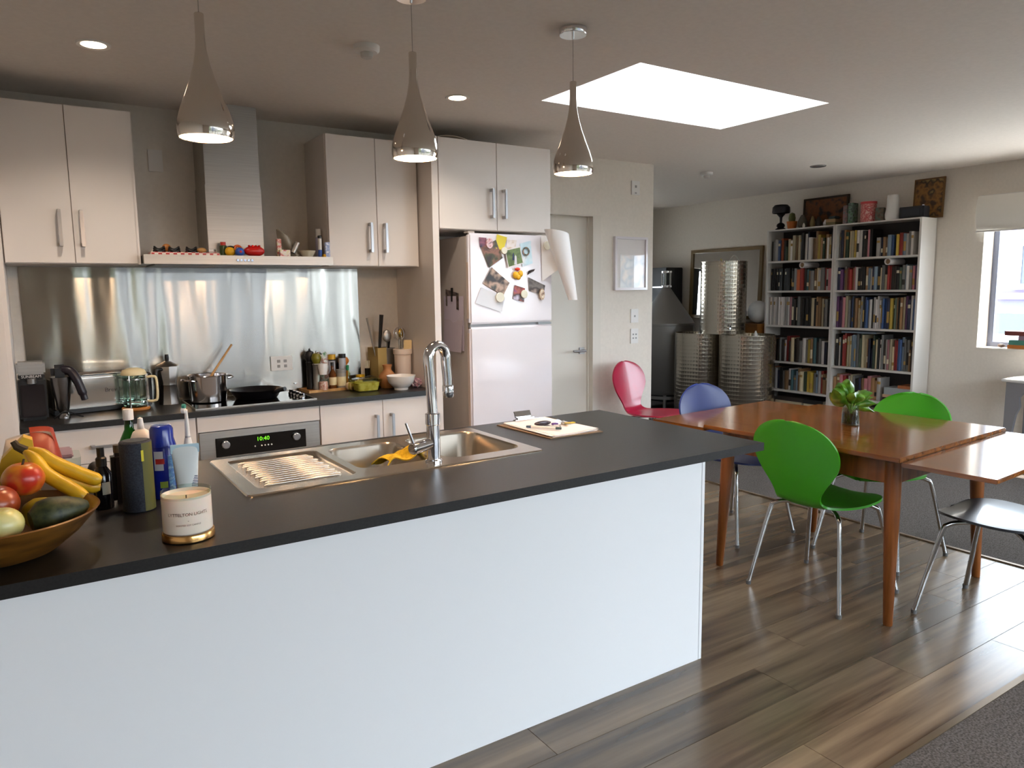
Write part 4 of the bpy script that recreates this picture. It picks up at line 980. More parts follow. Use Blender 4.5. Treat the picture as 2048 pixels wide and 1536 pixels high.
    MB().cyl((1.637, 4.85, ZR), .02, .14, n=18, bev=.004).build('body', lv, t); MB().cyl((1.637, 4.85, ZR+.14), .018, .055, n=18, bev=.003).build('cap', white_pl, t)
    carton('white_box', 'white and blue striped box at the end of the hood', 1.632, 1.662, 4.70, .10, print_mat('blue stripes', [(230, 230, 232), (120, 140, 190), (236, 236, 238)], 40))
    carton('yellow_sponge', 'flat yellow sponge beside the striped box on the hood', 1.613, 1.63, 4.69, .022, mat('sponge', (214, 160, 30), .8), d=.04)
    # packet on the overhead cabinet
    tag(MB().sheet(lambda u, v: (2.40+.32*u, 4.65+.22*v, 2.648+.034*math.sin(PI*u)**.7*(1-.5*v)), 14, 6, .004).build('paper_sheet', mat('kraft white', (216, 206, 190), .7), loc=(2.55, 4.75, 2.646)), 'curved white sheet lying on top of the cabinet above the fridge', 'paper')
hood_items()

# ================================================================== THINGS ON THE ISLAND
def island_items():
    Z = .92
    # candle
    c = (.325, 2.19, Z)
    tag(MB().lathe([(0, 0), (.066, 0), (.07, .003), (.07, .019), (.068, .022), (0, .022)], c, 48).build('brass_lid', brass, loc=c), 'shallow gold lid under the white candle jar', 'lid')
    c2 = (.325, 2.19, Z+.0225)
    t = thing('candle', 'white scented candle in a glass jar on a gold lid', 'candle', c2)
    MB().lathe([(.0657, .1), (.0665, .1), (.0665, .116), (.0645, .117), (.0645, .1), (.0657, .1)], c2, 48).build('jar_rim', glass_c, t)
    wax = mat('wax', (238, 222, 204), .25)
    wax.node_tree.nodes['Principled BSDF'].inputs['Subsurface Weight'].default_value = .2
    MB().lathe([(0, 0), (.0615, 0), (.0655, .004), (.0655, .106), (.063, .106), (.058, .098), (.03, .093), (0, .091)], c2, 48).build('wax', wax, t)
    MB().cyl((c2[0], c2[1], c2[2]+.09), .0015, .01, n=6).build('wick', black_pl, t)
    def wrap(txt, size, z, r, cx, cy, a0, parent, m, zbase):
        b = text_mb(txt, size); b2 = MB()
        vs = []
        for x, y, zz in b.v:
            a = a0+x/r; vs.append((cx+r*math.cos(a), cy+r*math.sin(a), zbase+z+zz))
        b2.add(vs, b.f); b2.build('lettering', m, parent, flat=True)
    gold = mat('gold ink', (104, 72, 40), .5)
    fa = math.atan2(-2.19, -.325)+.02
    wrap('LYTTELTON LIGHTS', .0122, .06, .0668, c2[0], c2[1], fa, t, gold, c2[2])
    wrap('-', .012, .043, .0668, c2[0], c2[1], fa, t, gold, c2[2])
    wrap('SCENTED SOY CANDLE', .0062, .03, .0668, c2[0], c2[1], fa, t, gold, c2[2])
    # speaker
    c = (.243, 2.57, Z)
    t = thing('cylinder_speaker', 'dark navy and olive cylinder speaker behind the candle', 'speaker', c)
    nv = add_noise(mat('navy mesh', (38, 42, 52), .8), (32, 36, 46), (48, 52, 62), (200, 200, 200), 1, 1)
    MB().lathe([(0, 0), (.042, 0), (.047, .004), (.047, .222), (.043, .226), (0, .226)], c, 40).build('body', nv, t)
    ol = mat('olive strip', (92, 88, 26), .6)
    a0 = math.atan2(-2.57, -.243)
    MB().lathe([(.0474, .004), (.0474, .222)], c, 12, arc=1.1, a0=a0+.35).build('strip', ol, t)
    MB().lathe([(.048, .165), (.048, .2)], c, 4, arc=.16, a0=a0+.3).build('mark', mat('bright yellow', (216, 200, 20), .5), t)
    MB().lathe([(0, .2262), (.036, .2262), (.036, .2275), (0, .2275)], c, 32).build('top_pad', black_pl, t)
    # spray can
    c = (.335, 2.685, Z)
    t = thing('spray_can', 'blue aerosol can with domed blue cap behind the toothpaste', 'can', c)
    b1 = mat('can blue', (24, 40, 150), .25)
    MB().lathe([(0, 0), (.037, 0), (.04, .004), (.04, .17), (.036, .18), (0, .18)], c, 36).build('body', b1, t)
    MB().lathe([(0, .18), (.043, .178), (.043, .182), (.037, .205), (.037, .235), (.031, .247), (.026, .249), (0, .247)], c, 36).build('cap', mat('cap blue', (22, 44, 140), .2), t)
    a0 = math.atan2(-c[1], -c[0])
    MB().lathe([(.0404, .1), (.0404, .165)], c, 8, arc=.75, a0=a0-.75).build('emblem', mat('emblem white', (216, 216, 220), .5), t)
    MB().lathe([(.0408, .122), (.0408, .14)], c, 8, arc=.7, a0=a0-.62).build('emblem_band', mat('emblem red', (200, 50, 40), .5), t)
    MB().lathe([(.0404, .03), (.0404, .15)], c, 8, arc=.6, a0=a0+.35).build('info_panel', print_mat('info blue', [(110, 170, 210), (60, 110, 180), (150, 190, 214)], 60), t)
    MB().lathe([(.0406, .04), (.0406, .062)], c, 8, arc=.6, a0=a0-.35).build('lime_patch', mat('lime', (150, 170, 60), .5), t)
    # toothpaste tube
    c = (.388, 2.575, Z)
    t = thing('toothpaste_tube', 'white and pale blue cream tube standing on its cap', 'tube', c)
    M = Tr(*c) @ Rz(math.radians(-10))
    MB().lathe([(0, 0), (.019, 0), (.02, .03), (0, .03)], c, 20).build('cap', white_pl, t)
    def tb(u, v):
        a = 2*PI*u; rx = .024*(1-v)+.043*v**.6*1.0 if v > 0 else .024
        rx = .03+.013*v; ry = .024*(1-v)**.8+.0015
        return (rx*math.cos(a), ry*math.sin(a), .03+.16*v)
    MB().grid(tb, 28, 10, M=M).build('body', mat('tube white', (222, 226, 224), .4), t)
    MB().box(-.0435, .0435, -.0022, .0022, .165, .195, bev=.001, M=M).build('crimp', mat('crimp blue', (186, 214, 226), .45), t)
    bx = MB()
    for i in range(8): bx.box(.014, .034, -.0215+.0012*i, -.0212+.0012*i, .052+.005*i, .0545+.005*i, M=M)
    o = bx.build('barcode', mat('ink', (70, 80, 110), .6), t); o['kind'] = 'stuff'
    # toothbrush
    c = (.425, 2.74, Z)
    t = thing('electric_toothbrush', 'white electric toothbrush standing behind the cream tube', 'toothbrush', c)
    MB().lathe([(0, 0), (.018, 0), (.019, .01), (.017, .15), (.01, .185), (0, .19)], c, 20).build('grip', white_pl, t)
    MB().lathe([(0, .185), (.009, .185), (.009, .192), (0, .192)], c, 16).build('joint_ring', handle_m, t)
    MB().lathe([(.009, .192), (.0085, .2), (.0055, .27), (.005, .285), (0, .287)], c, 16).build('neck', white_pl, t)
    M2 = Tr(c[0]-.002, c[1]-.004, c[2]+.287) @ Rz(-.5) @ Ry(-PI/2)
    MB().cyl((0, 0, -.004), .0105, .014, n=18, bev=.002, M=M2).build('brush_head', white_pl, t)
    br = MB().cyl((0, 0, .01), .0085, .01, n=14, M=M2).build('bristles', mat('bristle teal', (60, 140, 130), .8), t)
    # spray bottle
    c = (.15, 2.655, Z)
    t = thing('spray_bottle', 'small black pump spray bottle beside the fruit bowl', 'bottle', c)
    MB().lathe([(0, 0), (.026, 0), (.028, .004), (.028, .115), (.016, .135), (.014, .14), (0, .14)], c, 28).build('body', mat('black glass bottle', (14, 12, 16), .12), t)
    MB().lathe([(0, .14), (.016, .14), (.016, .165), (.011, .17), (.011, .2), (0, .2)], c, 24).build('pump', black_pl, t)
    MB().lathe([(.0284, .05), (.0284, .09)], c, 6, arc=.9, a0=math.atan2(-c[1], -c[0])-.1).build('label', mat('label silver', (170, 166, 150), .5), t)
    c = (.195, 2.68, Z)
    t = thing('brown_bottle', 'tall dark brown bottle between the spray bottle and speaker', 'bottle', (.2, 2.69, Z))
    c = (.207, 2.70, Z)
    MB().box(c[0]-.028, c[0]+.02, c[1]-.028, c[1]+.03, Z, Z+.17, bev=.012).build('body', mat('dark brown', (44, 30, 24), .35), t)
    MB().cyl((c[0]-.004, c[1], Z+.17), .014, .025, n=16).build('cap', mat('taupe cap', (96, 84, 70), .5), t)
    c = (.262, 2.93, Z)
    t = thing('glass_bottle', 'green glass bottle with white screw cap behind the speaker', 'bottle', c)
    MB().lathe([(0, 0), (.034, 0), (.036, .004), (.036, .16), (.016, .205), (.014, .24), (0, .24)], c, 28).build('body', glass('bottle green', (60, 150, 50), .02), t)
    MB().lathe([(0, .24), (.0175, .24), (.0175, .275), (.016, .278), (0, .278)], c, 24).build('cap', white_pl, t)
    MB().lathe([(.0365, .05), (.0365, .13)], c, 24).build('label', mat('bottle label', (226, 222, 214), .6), t)
    c = (.285, 2.79, Z)
    t = thing('white_bottle', 'white dropper bottle behind the speaker', 'bottle', c)
    MB().lathe([(0, 0), (.034, 0), (.036, .006), (.036, .19), (.026, .215), (.012, .225), (.008, .262), (0, .266)], c, 28).build('body', white_pl, t)
    # clipboard
    t = thing('clipboard', 'brown clipboard with white papers lying on the island', 'clipboard', (2.11, 2.92, Z))
    P = [(1.947, 3.122), (1.96, 2.698), (2.262, 2.678), (2.291, 3.144)]
    MB().prism([(1.945, 3.13), (1.962, 2.69), (2.265, 2.675), (2.29, 3.145)], Z+.0005, Z+.005).build('board', mat('hardboard', (120, 96, 70), .6), t)
    for k, (dx, dy, rr) in enumerate(((0, 0, 0), (.006, .004, .02), (-.008, .002, -.03), (.01, .01, .035))):
        M = Tr(2.115+dx, 2.9+dy, Z+.0055+.0022*k) @ Rz(rr+.03)
        MB().sheet(lambda u, v: (-.135+.27*u, -.2+.41*v, .0012*math.sin(6*u+k)+.004*max(0, v-.8)*k), 6, 6, .0014, M=M).build('sheet', paper, t)
    cl = MB().box(2.04, 2.2, 3.1, 3.125, Z+.0155, Z+.022, bev=.002).build('clip_plate', chrome, t)
    MB().prism([(0, 0), (.03, .004), (.045, .035), (.04, .036), (.026, .01), (0, .006)], -.05, .05, M=Tr(2.12, 3.12, Z+.02) @ Rz(PI/2) @ Rx(PI/2)).build('clip_lever', chrome, cl)
    Zp = Z+.0145
    tag(MB().ell((2.09, 2.93, Zp+.0125), (.05, .022, .0115), M=None).build('sunglasses_case', mat('aubergine case', (40, 28, 40), .25), loc=(2.09, 2.93, Zp)), 'dark oval car key fob lying on the papers', 'key fob')
    t = thing('highlighter', 'white and grey marker lying on the papers', 'pen', (2.055, 2.83, Zp))
    a, b_ = Vector((2.0, 2.9, Zp+.0085)), Vector((2.075, 2.80, Zp+.0085))
    MB().tube([a, b_], .0075, 12).build('barrel', white_pl, t); MB().tube([b_, b_+(b_-a)*.22], [.007, .006], 12).build('cap', mat('teal grey', (60, 84, 90), .5), t)
    MB().tube([a-(b_-a)*.2, a], [.006, .0075], 12).build('end', mat('pen blue', (60, 90, 120), .4), t)
    t = thing('key_ring', 'bunch of keys with a yellow tag on the papers', 'keys', (2.17, 2.9, Zp))
    MB().lathe([(.014+.0015*math.cos(x), .0015*math.sin(x)) for x in [2*PI*i/6 for i in range(7)]], n=20, M=Tr(2.165, 2.9, Zp+.016) @ Rx(.6)).build('ring', chrome, t)
    kb = mat('key brass', (190, 150, 80), .3, 1)
    for i, a in enumerate((-.9, -.3, .3, .9, 1.7)):
        M = Tr(2.165, 2.895, Zp+.0025+.0024*i) @ Rz(a-1.2)
        MB().cyl((.02, 0, 0), .011, .002, n=14, M=M).box(.028, .062, -.004, .004, 0, .002, M=M).build('key', kb if i % 2 else handle_m, t)
    MB().tube(smooth_path([(2.14, 2.91, Zp+.004), (2.12, 2.89, Zp+.012), (2.15, 2.885, Zp+.01)], 4), .005, 8).build('purple_strap', mat('purple strap', (90, 50, 120), .6), t)
    MB().box(2.195, 2.265, 2.885, 2.91, Zp+.001, Zp+.005, bev=.002, M=None).build('yellow_tag', mat('tag yellow', (214, 186, 50), .5), t)
    # plastic tub and packets at the far edge
    t = thing('plastic_tub', 'clear plastic tub with mauve lid behind the bananas', 'tub', (.06, 3.06, Z))
    o = MB(); loops(o, [(rrect(-.02, .1, 2.98, 3.12, .02), Z+.001), (rrect(-.025, .108, 2.97, 3.13, .02), Z+.115)], cap0=True, cap1=False); o.build('body', glass_c, t)
    MB().box(-.03, .085, 2.965, 3.135, Z+.116, Z+.13, bev=.005).build('lid', mat('mauve lid', (146, 122, 136), .5), t)
    MB().box(-.01, .07, 2.995, 3.11, Z+.004, Z+.06, bev=.015).build('contents', add_noise(mat('tub food', (150, 100, 50), .7), (110, 70, 30), (190, 150, 80), (40, 40, 40), 1, 3), t)
    t = thing('fabric_pouch', 'dark pouch with green base beside the plastic tub', 'pouch', (.13, 3.0, Z))
    MB().ell((.15, 3.03, Z+.048), (.025, .03, .034)).build('pouch', mat('pouch black', (40, 38, 38), .6), t)
    MB().box(.13, .172, 3.005, 3.055, Z, Z+.018, bev=.005).build('base', mat('pouch green', (60, 150, 50), .6), t)
    t = thing('snack_bag', 'cream snack bag with orange top and black line pattern', 'bag', (-.04, 2.87, Z))
    M = Tr(-.04, 2.87, Z) @ Rz(.1)
    def bag(u, v):
        bulge = math.sin(PI*min(1, v*1.02))**.6
        a = 2*PI*u
        return (.125*math.cos(a)*(1-.5*v), .05*bulge*math.sin(a)+.002*math.sin(a)+.012*math.sin(5*v+3*u), .23*v+.008*math.sin(9*u)*v)
    MB().grid(bag, 36, 14, M=M).build('bag', mat('bag cream', (222, 200, 176), .35), t)
    MB().grid(lambda u, v: tuple(Vector(bag(.76+.24*u, .5+.53*v))+Vector((.012*v*u, -.003, .012*v*(1-u)))), 14, 8, M=M).build('orange_top', mat('bag orange', (150, 46, 16), .35), t)
    MB().grid(lambda u, v: tuple(Vector(bag(.66+.1*u*v, .55+.22*v))+Vector((0, -.003, 0))), 6, 4, M=M).build('green_corner', mat('bag green', (50, 110, 30), .4), t)
    for i, (u0, v0, u1, v1) in enumerate(((.6, .35, .72, .6), (.72, .6, .85, .4), (.72, .6, .9, .62), (.6, .6, .72, .6), (.75, .3, .85, .4), (.85, .4, .93, .55))):
        MB().tube([tuple(Vector(bag(u0+(u1-u0)*k/5, v0+(v1-v0)*k/5))+Vector((0, -.001, 0))) for k in range(6)], .0018, 5, M=M).build('line', black_pl, t)
    t = thing('carton', 'yellow card carton standing behind the banana stem', 'box', (-.05, 2.66, Z))
    MB().prism([(-.12, 0), (.035, 0), (.022, .25), (.0, .262), (-.06, .20)], -.03, .03, M=Tr(-.05, 2.66, Z) @ Rx(PI/2)).build('body', mat('carton yellow', (222, 176, 40), .45), t)
    tag(MB().box(-.05, .05, -.02, .02, 0, .25, bev=.01, M=Tr(-.235, 2.75, Z)).build('white_packet', mat('packet cream', (216, 196, 186), .5), loc=(-.235, 2.75, Z)), 'upright cream packet at the picture edge behind the fruit', 'packet')
    def K(p, k=1.05): return (p[0]*k, p[1]*k, 1.603+(p[2]-1.603)*k)
    # fruit bowl
    c = (-.12, 2.31, Z)
    t = thing('fruit_bowl', 'carved wooden fruit bowl on the island end', 'bowl', c)
    prof = [(0, 0), (.1, 0), (.135, .012), (.19, .055), (.23, .1), (.24, .113), (.236, .116), (.226, .11), (.182, .062), (.12, .024), (0, .016)]
    MB().lathe(prof, c, 64).build('shell', wood_bowl, t)
    # fruit
    def ap(nm, lab, cat, p, r, m, sq=1.0, stem=True, M=None):
        t = thing(nm, lab, cat, p)
        prof = []
        for i in range(19):
            a = -PI/2+PI*i/18; rr = math.cos(a); z = math.sin(a)*sq
            dent = .16*math.exp(-(rr/.28)**2)
            prof.append((max(0, rr*r), (z-math.copysign(dent, z))*r if abs(z) > .3 else z*r))
        prof[0] = (0, prof[0][1]); prof[-1] = (0, prof[-1][1])
        MB().lathe(prof, p, 32, M=M).build('flesh', m, t)
        if stem: MB().tube([tuple(Vector(p)+Vector((0, 0, r*sq*.75))), tuple(Vector(p)+Vector((.006, .004, r*sq*1.15)))], .003, 6).build('stem', mat('stem brown', (70, 50, 24), .7), t)
    ared = add_noise(mat('apple orange red', (200, 90, 40), .3), (214, 150, 40), (184, 44, 26), (11, 11, 11), 1, 3, pos=(.38, .6))
    ared2 = add_noise(mat('apple dark red', (150, 40, 24), .28), (124, 26, 18), (176, 84, 40), (9, 9, 9), 1, 3, pos=(.35, .7))
    ap('apple', 'orange and red apple beside the banana stem', 'apple', K((-.052, 2.275, 1.128), 1.07), .053, ared, .92)
    ap('apple', 'dark red apple in front of the orange apple', 'apple', K((-.115, 2.225, 1.082)), .057, ared2, .9)
    ap('apple', 'pale yellow green apple nearest the bowl rim', 'apple', K((-.103, 2.135, 1.05), 1.03), .051, add_noise(mat('apple pale', (206, 200, 120), .3), (190, 186, 90), (220, 214, 150), (12, 12, 12), 1, 2), .88, stem=False)
    tag(MB().ell((0, 0, 0), (.05, .05, .05), M=Tr(*K((-.22, 2.30, 1.11)))).build('plum', mat('blue plum', (50, 60, 80), .4), loc=K((-.22, 2.3, 1.06))), 'dark blue plum at the edge behind the red apple', 'plum')
    t = thing('pear', 'yellow green pear between the apples and avocado', 'pear', K((-.015, 2.2, 1.04), 1.06))
    pm = add_noise(mat('pear skin', (160, 150, 30), .35), (130, 130, 20), (190, 170, 50), (14, 14, 14), 1, 3)
    MB().lathe([(0, -.045), (.02, -.043), (.038, -.025), (.042, -.002), (.034, .025), (.022, .05), (.017, .066), (.008, .073), (0, .073)], (0, 0, 0), 28, M=Tr(*K((-.02, 2.205, 1.05), 1.06)) @ Rz(-.6) @ Ry(1.2)).build('flesh', pm, t)
    MB().tube([K((.04, 2.18, 1.075), 1.06), K((.05, 2.172, 1.083), 1.06)], .0025, 6).build('stem', MATS['stem brown'], t)
    t = thing('avocado', 'dark green avocado at the bowl rim', 'avocado', K((.0, 2.17, 1.02), 1.035))
    am = add_noise(mat('avocado skin', (40, 52, 20), .5), (26, 38, 14), (62, 66, 30), (60, 60, 60), 1, 3, bump=.5)
    MB().lathe([(0, -.055), (.022, -.052), (.04, -.03), (.043, -.005), (.034, .03), (.02, .058), (.009, .07), (0, .072)], (0, 0, 0), 28, M=Tr(*K((.012, 2.165, 1.05), 1.035)) @ Rz(.25) @ Ry(1.45) @ Matrix.Scale(1.13, 4)).build('flesh', am, t)
    # bananas
    t = thing('banana_bunch', 'ripe banana bunch lying across the fruit bowl', 'bananas', K((-.03, 2.33, 1.17), 1.07))
    bn = add_noise(mat('banana skin', (214, 164, 24), .4), (196, 150, 20), (224, 178, 34), (9, 9, 9), 1, 3)
    brown = mat('banana tip', (60, 44, 16), .7)
    top = Vector(K((-.05, 2.36, 1.195), 1.07))
    ends = [((.02, 2.335, 1.15), (.1, 2.32, 1.10), (.128, 2.315, 1.088)), ((.0, 2.30, 1.128), (.065, 2.265, 1.075), (.085, 2.25, 1.05)),
            ((.01, 2.345, 1.12), (.09, 2.335, 1.075), (.125, 2.33, 1.066)), ((.0, 2.39, 1.13), (.08, 2.41, 1.08), (.115, 2.415, 1.07))]
    for m1, m2, e in ends:
        m1, m2, e = K(m1, 1.07), K(m2, 1.07), K(e, 1.07)
        st = top+(Vector(m1)-top)*.12
        path = smooth_path([tuple(st), tuple(top*.5+Vector(m1)*.5+Vector((0, 0, .008))), m1, m2, e], 5)
        n = len(path); rad = [.0075+.013*min(1, (i/n)*3.2)*(1 if i < n-4 else (n-i)/4.2) for i in range(n)]
        o = MB().tube(path, rad, 12).build('banana', bn, t)
        MB().tube([path[-1], path[-1]+(path[-1]-path[-2])*.7], [.0055, .0045], 8).build('tip', brown, o)
    MB().tube([tuple(top+Vector((.012, -.004, -.01))), tuple(top+Vector((-.012, .004, .006))), tuple(top+Vector((-.02, .006, .022)))], [.014, .012, .009], 8).build('stem', brown, t)
    tag(MB().sheet(lambda u, v: K((.018+.022*u, 2.279-.006*u+.004*v, 1.124-.012*u-.007*v), 1.07), 4, 3, .0006).build('sticker', mat('sticker white', (220, 206, 206), .5), t), 'small white fruit sticker')
island_items()

# ================================================================== DINING TABLE AND CHAIRS
def dining():
    c = (3.76, 2.325, 0); th = math.radians(3.2); ZT = .836
    t = thing('dining_table', 'teak draw-leaf dining table with both end leaves pulled out', 'table', c, th, local=True)
    MB().box(-.585, .585, -.55, .55, ZT-.022, ZT, bev=.004).build('tabletop', wood_t, t)
    for s in (-1, 1):
        MB().box(-.578, .578, s*.553, s*.94, ZT-.04, ZT-.02, bev=.004).build('leaf', wood_t, t)
    for s in (-1, 1):
        MB().box(-.47, .47, s*.475-.011, s*.475+.011, ZT-.15, ZT-.042).build('apron', wood_leg, t)
        MB().box(s*.475-.011, s*.475+.011, -.475, .475, ZT-.15, ZT-.042).build('apron', wood_leg, t)
    for sx_ in (-1, 1):
        for sy_ in (-1, 1):
            MB().lathe([(0, 0), (.019, 0), (.021, .003), (.037, .62), (.038, .79), (0, .79)], (0, 0, 0), 24, M=Matrix(((1, 0, -sx_*.035, sx_*.485), (0, 1, -sy_*.035, sy_*.49), (0, 0, 1, .0005), (0, 0, 0, 1)))).build('leg', wood_leg, t)
    # plant in a jar
    p = (3.785, 2.347, ZT)
    j = thing('jar_plant', 'leafy green cutting in a glass jar of water on the table', 'plant', p)
    MB().lathe([(0, .002), (.044, .002), (.047, .006), (.044, .085), (.04, .1), (.043, .118), (.041, .118), (.038, .1), (.042, .085), (.044, .012), (0, .01)], p, 32).build('jar', glass_c, j)
    MB().lathe([(0, .011), (.0425, .012), (.0415, .07), (0, .07)], p, 28).build('water', glass('murky water', (186, 176, 146), 0, 1.33), j)
    b = MB()
    for i in range(7):
        a = i*.9; b.tube(smooth_path([(p[0]+.01*math.cos(a), p[1]+.01*math.sin(a), p[2]+.1), (p[0]+.03*math.cos(a+1), p[1]+.03*math.sin(a+1), p[2]+.05), (p[0]+.02*math.cos(a+2), p[1]+.02*math.sin(a+2), p[2]+.018)], 3), .002, 5)
    o = b.build('roots', mat('root brown', (110, 90, 50), .8), j); o['kind'] = 'stuff'
    lf = mat('leaf green', (72, 132, 26), .35); N, L, pb = nodes(lf); pb.inputs['Subsurface Weight'].default_value = .15
    add_noise(lf, (44, 92, 14), (92, 142, 38), (20, 20, 20), 1, 2)
    # direction: angle about z measured in the picture plane (u to the picture side, w up), length, width, droop, twist
    ru = Vector((.8368, -.5473, 0)); rf = Vector((.5417, .831, 0)).normalized()
    specs = [(-.42, .9, .15, .085, .3, -.5), (-.62, .62, .13, .09, .05, -.9), (-.3, .9, .12, .08, .5, .5), (.62, .62, .125, .075, .3, -.3), (.95, .3, .12, .05, .3, -.2),
             (.95, .05, .125, .05, .5, .4), (.12, .8, .1, .07, .5, -.6), (-.1, .6, .09, .07, .2, -1.3), (.4, .7, .085, .06, .3, .8), (.3, .5, .08, .06, .2, -.9), (-.15, 1.0, .16, .085, .35, -.4), (.8, .45, .14, .065, .35, .5), (-.5, .45, .11, .08, .1, .6)]
    base = Vector(p)+Vector((0, 0, .1))
    for (du, dw, Ln, Wd, droop, fw) in specs:
        d = (ru*du+rf*fw*.45+Vector((0, 0, dw))).normalized()
        side = d.cross(rf if abs(d.dot(rf)) < .9 else ru).normalized()
        nrm = side.cross(d).normalized()
        MB().tube([tuple(base-Vector((0, 0, .03))), tuple(base+d*.035)], [.005, .0035], 6).build('stalk', mat('stalk green', (130, 160, 70), .5), j)
        def leaf(u, v, d=d, side=side, nrm=nrm, Ln=Ln, Wd=Wd, droop=droop):
            s = (u-.5)*2; wv = math.sin(PI*min(1, .06+.94*v)**.8)**.75*Wd/2*(1 if v < .98 else .3)
            q = base+d*(.03+Ln*v)+side*s*wv+nrm*(.03*s*s*(Wd/.06)-.004*math.sin(14*v)*abs(s))
            q.z -= droop*.09*v*v
            return tuple(q)
        MB().sheet(leaf, 6, 10, .0012).build('leaf', lf, j)
    # chairs
    def make_chair(name, label, shell_m):
        t = thing(name, label, 'chair', (0, 0, 0), group=None, local=True)
        # centre line of the bent sheet (y, z) and half width
        prof = [(.25, .487, .03), (.245, .492, .105), (.225, .499, .165), (.18, .505, .21), (.12, .506, .235), (.05, .503, .242), (-.03, .499, .236), (-.1, .495, .21), (-.16, .494, .17), (-.205, .503, .14), (-.235, .528, .128), (-.25, .565, .135), (-.262, .61, .16), (-.275, .66, .195), (-.29, .72, .23), (-.305, .78, .243), (-.318, .835, .232), (-.329, .885, .196), (-.336, .92, .145), (-.34, .94, .09), (-.341, .948, .025)]
        P = smooth_path([(y, z, w_) for y, z, w_ in prof], 3)
        def fn(u, v):
            i = min(len(P)-1, int(round(v*(len(P)-1)))); y, z, hw = P[i]
            s = (u-.5)*2
            back = max(0, min(1, (z-.53)/.2)) if y < -.2 else 0
            curl = .03*s*s
            return (s*hw, y+(curl*back*(hw/.24)), z+(.012*s*s*(1-back) if back < 1 else 0))
        MB().sheet(fn, 14, len(P)-1, .012).build('seat_shell', shell_m, t)
        for sx_ in (-1, 1):
            for sy_ in (-1, 1):
                y0 = .05 if sy_ > 0 else -.05
                pts = smooth_path([(sx_*.05, y0, .478), (sx_*.12, y0+sy_*.06, .476), (sx_*.18, y0+sy_*.115, .462), (sx_*.205, y0+sy_*.14, .40), (sx_*.265, y0+sy_*.212, .012)], 5)
                lg = MB().tube(pts, .0115, 12).build('leg', tubes_m, t)
                e = pts[-1]; MB().lathe([(0, 0), (.013, 0), (.014, .02), (0, .02)], (e[0], e[1], .0005), 14).build('foot_cap', mat('grey foot', (90, 88, 86), .6), lg)
        MB().cyl((0, 0, .468), .07, .022, n=24).build('mount_plate', tubes_m, t)
        return t
    def lac(name, c, r=.28): return mat(name, c, r, coat=.25)
    ch = [((3.43, 2.25), -PI/2+.02, 'near green bentwood chair with its back to the island', lac('green lacquer', (54, 156, 8), .38)),
          ((4.2, 2.385), PI/2, 'green bentwood chair across the table facing the island', MATS['green lacquer']),
          ((3.83, 3.17), PI-.03, 'blue bentwood chair at the tank end of the table', mat('blue lacquer', (36, 52, 112), .34)),
          ((4.56, 4.68), PI+.22, 'red bentwood chair against the wall below the light switches', lac('red lacquer', (172, 28, 62))),
          ((3.80, 1.55), .02, 'black bentwood chair at the window end of the table', lac('black lacquer', (22, 24, 30), .3))]
    for i, ((x, y), rz, lab, m) in enumerate(ch):
        o = make_chair('bentwood_chair', lab, m)
        o.location = (x, y, 0 if x < 4.5 else .0065); o.rotation_euler = (0, 0, rz); o['group'] = 'bentwood chairs around the dining table'
dining()

# ================================================================== BOOKCASES AND BOOKS
XB = 7.475
SHELF = [.08, .365, .705, 1.135, 1.545, 1.895, 2.27]     # undersides of shelves / top
def ordinal(n):
    if n <= 20: return ORD[n-1]
    tens = {2: 'twenty', 3: 'thirty', 4: 'forty'}[n//10]
    return tens+('-'+ORD[n % 10-1] if n % 10 else '') if n % 10 else {20: 'twentieth', 30: 'thirtieth', 40: 'fortieth'}[n]
PAL = {'k': ('black', (24, 23, 24)), 'K': ('dark brown', (52, 42, 36)), 'w': ('white', (206, 200, 194)), 'c': ('cream', (200, 184, 144)), 'g': ('grey', (122, 122, 120)),
       'G': ('grey green', (96, 118, 96)), 'r': ('red', (166, 44, 38)), 'o': ('orange', (196, 88, 44)), 'b': ('blue', (58, 92, 150)), 'n': ('navy', (36, 40, 70)),
       't': ('tan', (150, 108, 66)), 'y': ('yellow', (196, 164, 50)), 'p': ('purple', (98, 52, 104)), 'm': ('pink', (186, 112, 120)), 'l': ('pale blue', (130, 156, 178)),
       'e': ('teal', (56, 92, 100)), 'd': ('dark green', (40, 62, 42))}
